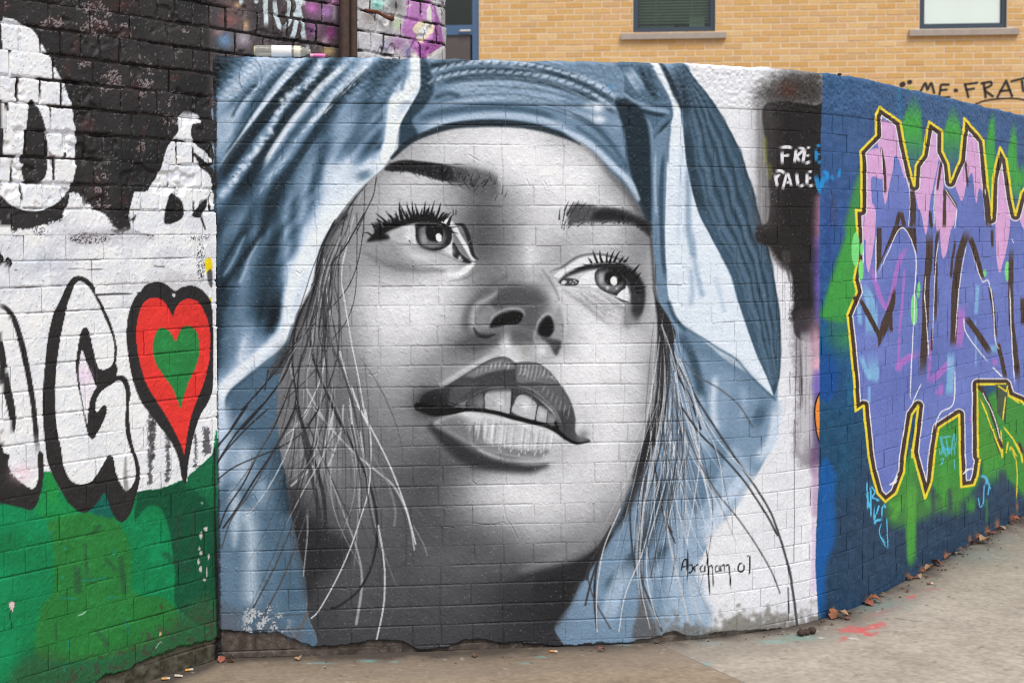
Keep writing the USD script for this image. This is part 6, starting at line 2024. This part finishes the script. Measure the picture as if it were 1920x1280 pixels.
pipe_at(645.5, 9.6, 'wider rusty brown pipe, left one of the pair on the old wall')
pipe_at(662.5, 7.6, 'narrower rusty brown pipe, right one of the pair on the old wall')
s_ = left_trace.s_of_px(692)
pz = [on_plane(a / 4.085 + 400, b / 4.085, np.array(left_trace.at(0.0)), LH) for a, b in ((1180, 78), (1235, 92), (1290, 140), (1318, 152), (1345, 130), (1378, 122))]
P = np.array([left_trace.point(np.array([a]), b, h)[0] for (a, b), h in zip(pz, (-.01, .012, .03, .035, .02, -.005))])
br = thing('rusty_bracket', 'bent rusty iron bracket sticking out of the pale painted brickwork', 'bracket', P[0])
obj('bent_bar', tube(P - P[0], [.006, .007, .008, .010, .008, .007], 8), plain('rust_red', (112, 62, 44), .8, .35, 60, .5, 200), br, smooth=50)
obj('bolt', trimesh.creation.icosphere(1, .011).apply_translation(P[3] - P[0]), plain('rust_dark', (80, 46, 36), .8, .3, 60), br)

# bottle lying on the coping
st0 = mural_trace.s_of_px(478)
st1 = mural_trace.s_of_px(583)
L_ = st1 - st0
c0 = mural_trace.point(np.array([st0]), MTOP + .027, -.05)[0]
hd = np.array([mural_trace.normal(st0)[1] * -1, mural_trace.normal(st0)[0], 0.0])
bot = thing('plastic_bottle', 'small clear bottle with a white label lying on top of the painted wall', 'bottle', c0)


def lathe(prof, n=24):
    """prof: (distance along the bottle, radius)."""
    m = trimesh.creation.revolve(np.array([(r, a) for a, r in prof]), sections=n)
    T4 = np.eye(4); T4[:3, 0] = np.cross(hd, (0, 0, 1)); T4[:3, 1] = (0, 0, 1); T4[:3, 2] = hd
    m.apply_transform(T4)
    return m


clear = usdkit.material(stage, '/World/Looks/clear_plastic', {'f': ('fresnel', {'IOR': 1.5}), 't': ('transparent_bsdf', {'color': (.86, .85, .78)}), 'g': ('glossy_bsdf', {'roughness': .06}), 'm': ('mix_closure', {}), 'w': ('diffuse_bsdf', {'color': (.82, .8, .72)}), 'k': ('mix_closure', {'fac': .26})},
                        [('f.fac', 'm.fac'), ('t.BSDF', 'm.closure1'), ('g.BSDF', 'm.closure2'), ('m.closure', 'k.closure1'), ('w.BSDF', 'k.closure2')], surface='k.closure')
R_ = .0205
obj('bottle_body', lathe([(0, .0), (.001, R_ * .7), (.004, R_), (L_ * .26, R_), (L_ * .62, R_), (L_ * .80, R_ * .96), (L_ * .90, R_ * .7), (L_ * .95, R_ * .42), (L_, R_ * .4), (L_, 0)]), clear, bot, smooth=40)
obj('bottle_base', lathe([(-.003, 0), (-.003, R_ * .8), (.003, R_ * .9), (.004, 0)]), plain('cream_plastic', (206, 196, 160), .4, .1, 20), bot, smooth=40)
obj('label', lathe([(L_ * .30, R_ + .0004), (L_ * .30, R_ + .001), (L_ * .66, R_ + .001), (L_ * .66, R_ + .0004)]), plain('white_label', (240, 238, 236), .5, .02, 20), bot, smooth=40)
obj('small_label', lathe([(L_ * .70, R_ * .99), (L_ * .70, R_ * 1.02), (L_ * .82, R_ * .985), (L_ * .82, R_ * .95)]), plain('cream_label', (232, 222, 204), .5, .02, 20), bot, smooth=40)
q0 = mural_trace.point(np.array([mural_trace.s_of_px(582), mural_trace.s_of_px(611)]), MTOP + .012, -.04)
lg = thing('pink_lighter', 'pink plastic tube lying beside the clear bottle on top of the wall', 'lighter', q0[0])
pk = plain('pink_plastic', (240, 120, 180), .35, .05, 20)
obj('barrel', tube(np.array([q0[0] * .75 + q0[1] * .25, q0[1]]) - q0[0], .0075, 12), pk, lg, smooth=40)
obj('cap', tube(np.array([q0[0], q0[0] * .76 + q0[1] * .24]) - q0[0], .0062, 12), plain('pale_pink_cap', (236, 180, 206), .4, .05, 20), lg, smooth=40)

# weeds and a stone on the coping
leafm = usdkit.material(stage, '/World/Looks/weed_leaf', {'d': ('diffuse_bsdf', {'color': tuple(linear((150, 178, 50)))}), 't': ('translucent_bsdf', {'color': tuple(linear((170, 200, 60)))}), 'm': ('mix_closure', {'fac': .35})}, [('d.BSDF', 'm.closure1'), ('t.BSDF', 'm.closure2')], surface='m.closure')
wp = mural_trace.point(np.array([mural_trace.s_of_px(1712)]), MTOP - .004, -.02)[0]
wd = thing('weed', 'small yellow-green weed growing on top of the blue wall', 'plant', wp)
for a, ln, up_ in ((.3, .055, .030), (2.6, .042, .02), (1.2, .03, .025), (-.5, .04, .012), (3.6, .03, .02)):
    d = np.array([math.cos(a), math.sin(a) * .4, 0])
    w_ = np.array([-d[1], d[0], 0]) * .006
    v = np.array([(0, 0, 0), d * ln * .4 + (0, 0, up_ * .8) + w_, d * ln * .4 + (0, 0, up_ * .8) - w_, d * ln + (0, 0, up_)])
    obj('leaf', (v, np.array([[0, 1, 2], [1, 3, 2]])), leafm, wd)


def lump(seed, r, squash=.7):
    m = trimesh.creation.icosphere(2, r)
    v = m.vertices * (1 + .5 * (meshkit.fbm(m.vertices / r * 1.3 + seed * 7.1, 2, seed)[:, None] - .5))
    return trimesh.Trimesh(v * (1, 1, squash), m.faces, process=False)


dark_brown = plain('dark_brown_lump', (66, 48, 40), .85, .3, 90, .4, 300)
sp = mural_trace.point(np.array([mural_trace.s_of_px(1577)]), MTOP + .004, -.012)[0]
so = thing('stone', 'tiny dark stone on top of the blue wall above the bend', 'stone', sp)
obj('stone_body', lump(3, .009), dark_brown, so, smooth=True)
for k, (px, py, r, lb) in enumerate(((1502, 1190, .0155, 'left one of three small brown lumps on the pavement'), (1511.5, 1188, .015, 'middle one of three small brown lumps on the pavement'), (1522.5, 1186, .017, 'right, largest of three small brown lumps on the pavement'))):
    g = on_ground(px, py, .005)
    t_ = thing('dropping', lb, 'dropping', g, 'small brown lumps by the wall')
    m = lump(11 + k, r, .8)
    m.apply_translation((0, 0, r * .6))
    obj('lump', m, dark_brown, t_, smooth=True)


def butt(px, py, ang, label, c, ln=.028, r=.0042, filt=True):
    g = on_ground(px, py, .006)
    t_ = thing('cigarette_butt', label, 'cigarette butt', g, 'cigarette butts on the pavement')
    d = np.array([math.cos(ang), math.sin(ang), 0])
    obj('filter', tube([(0, 0, r), d * ln * .6 + (0, 0, r)], r, 10), plain(f'filter_paper_{numbered("f", "tone")}', c, .8, .15, 200), t_, smooth=40)
    obj('paper', tube([d * ln * .6 + (0, 0, r), d * ln + (0, 0, r * .8)], r * .9, 10), plain(f'butt_paper_{numbered("g", "tone")}', (206, 196, 180), .8, .15, 200), t_, smooth=40)


butt(347, 1258, .5, 'orange cigarette butt near the corner of the two walls', (224, 160, 70))
butt(303, 1274, .3, 'orange cigarette butt nearest the lower left edge of the pavement', (214, 160, 90))
butt(328, 1268, -.1, 'whitish cigarette butt between two orange ones at lower left', (214, 200, 184))
butt(1031, 1222, -.1, 'orange-brown cigarette butt at the foot of the portrait', (206, 140, 80))
butt(1738, 1095, .2, 'brown and white cigarette butt out on the pavement by the red marks', (120, 84, 62))

# dead leaves and crumbs of brick along the foot of the wall
leaf_cols = [plain(f'dead_leaf_{n}', c, .85, .25, 60) for n, c in (('rust', (146, 92, 64)), ('tan', (168, 132, 100)), ('brown', (100, 72, 55)), ('red', (150, 86, 70)))]
rng = np.random.default_rng(77)
protos = []


def make_leaf(k):
    n = 9
    t = np.linspace(0, 1, n)
    w = np.sin(PI * t ** .8) * .34 * (1 + .25 * rng.normal(0, 1, n))
    curl = .25 * np.sin(PI * t) * rng.uniform(.4, 1.3)
    L, R = np.stack([t - .5, w, curl + .35 * w], 1), np.stack([t - .5, -w, curl + .35 * w * rng.uniform(.3, 1.2)], 1)
    C = np.stack([t - .5, 0 * t, curl - .03], 1)
    v = np.vstack([L, C, R])
    f = []
    for i in range(n - 1):
        for o in (0, n):
            f += [[o + i, o + i + 1, o + n + i + 1], [o + i, o + n + i + 1, o + n + i]]
    return v, np.array(f)


spots = [(1566, 1158, 'curled'), (1577, 1159, ''), (1590, 1153, ''), (1628, 1133, 'curled'), (1640, 1129, ''), (1655, 1118, ''), (1702, 1087, ''), (1712, 1084, ''), (1735, 1071, ''), (1742, 1067, ''), (1752, 1060, ''), (1760, 1058, ''), (1775, 1046, 'curled'), (1790, 1040, ''), (1812, 1024, ''), (1822, 1020, ''), (1833, 1013, ''), (1842, 1010, ''), (1852, 1003, ''), (1862, 1001, ''), (1872, 994, ''), (1880, 992, ''), (1896, 982, 'curled'), (1905, 978, ''), (1912, 974, ''), (1845, 1018, ''), (1800, 1038, ''), (416, 1240, 'curled'), (432, 1242, ''), (560, 1236, ''), (892, 1229, ''), (1128, 1221, ''), (1590, 1160, ''), (1722, 1083, '')]
near = ['by the bend', 'a little right of the bend', 'below the blue lettering', 'below the yellow outlined letters', 'near the right edge']
for k, (px, py, _) in enumerate(spots):
    g = on_ground(px, py, .004)
    col = k % 4
    where = 'below the ' + ('blue wall' if px > 1540 else 'portrait wall' if px > 500 else 'corner')
    cn = ('rust', 'tan', 'brown', 'reddish')[col]
    order = ('first', 'second', 'third', 'fourth', 'fifth', 'sixth', 'seventh', 'eighth', 'ninth', 'tenth')[sum(1 for j, q in enumerate(spots) if j % 4 == col and q[0] < px)]
    t_ = thing('dead_leaf', f'{cn} dead leaf {where}, {order} {cn} one from the left', 'leaf', g, 'dead leaves along the foot of the walls')
    size = rng.uniform(.035, .07) * (1.0 if px > 1540 else .7)
    v, f = make_leaf(k)
    a = rng.uniform(0, 6.28)
    R = trimesh.transformations.euler_matrix(rng.normal(0, .2), rng.normal(0, .18), a)[:3, :3]
    v = (v * size) @ R.T
    v[:, 2] -= v[:, 2].min()
    obj('leaf_blade', (v, f), leaf_cols[col], t_, smooth=True)
crumbs = []
for k in range(110):
    s = rng.uniform(.05, S_EDGE + .3) if k % 3 else rng.uniform(2.3, S_EDGE + .3)
    p = mural_trace.point(np.array([s]), 0, abs(rng.normal(0, .05)) + .012)[0]
    m = trimesh.creation.icosphere(1, rng.uniform(.002, .0075) * (1 if s > 2.2 else .6))
    m.vertices *= rng.uniform(.5, 1.3, 3)
    m.apply_translation(p + (0, 0, .004))
    crumbs.append(m)
tag(obj('brick_crumbs', join(crumbs), plain('brick_crumb', (104, 84, 72), .9, .4, 120)), 'crumbs of brick and grit along the foot of the painted wall', 'grit', None, 'stuff')
chip_m = [plain('white_chip', (222, 218, 212), .7, .05, 40), plain('dark_chip', (70, 60, 54), .8, .2, 40)]
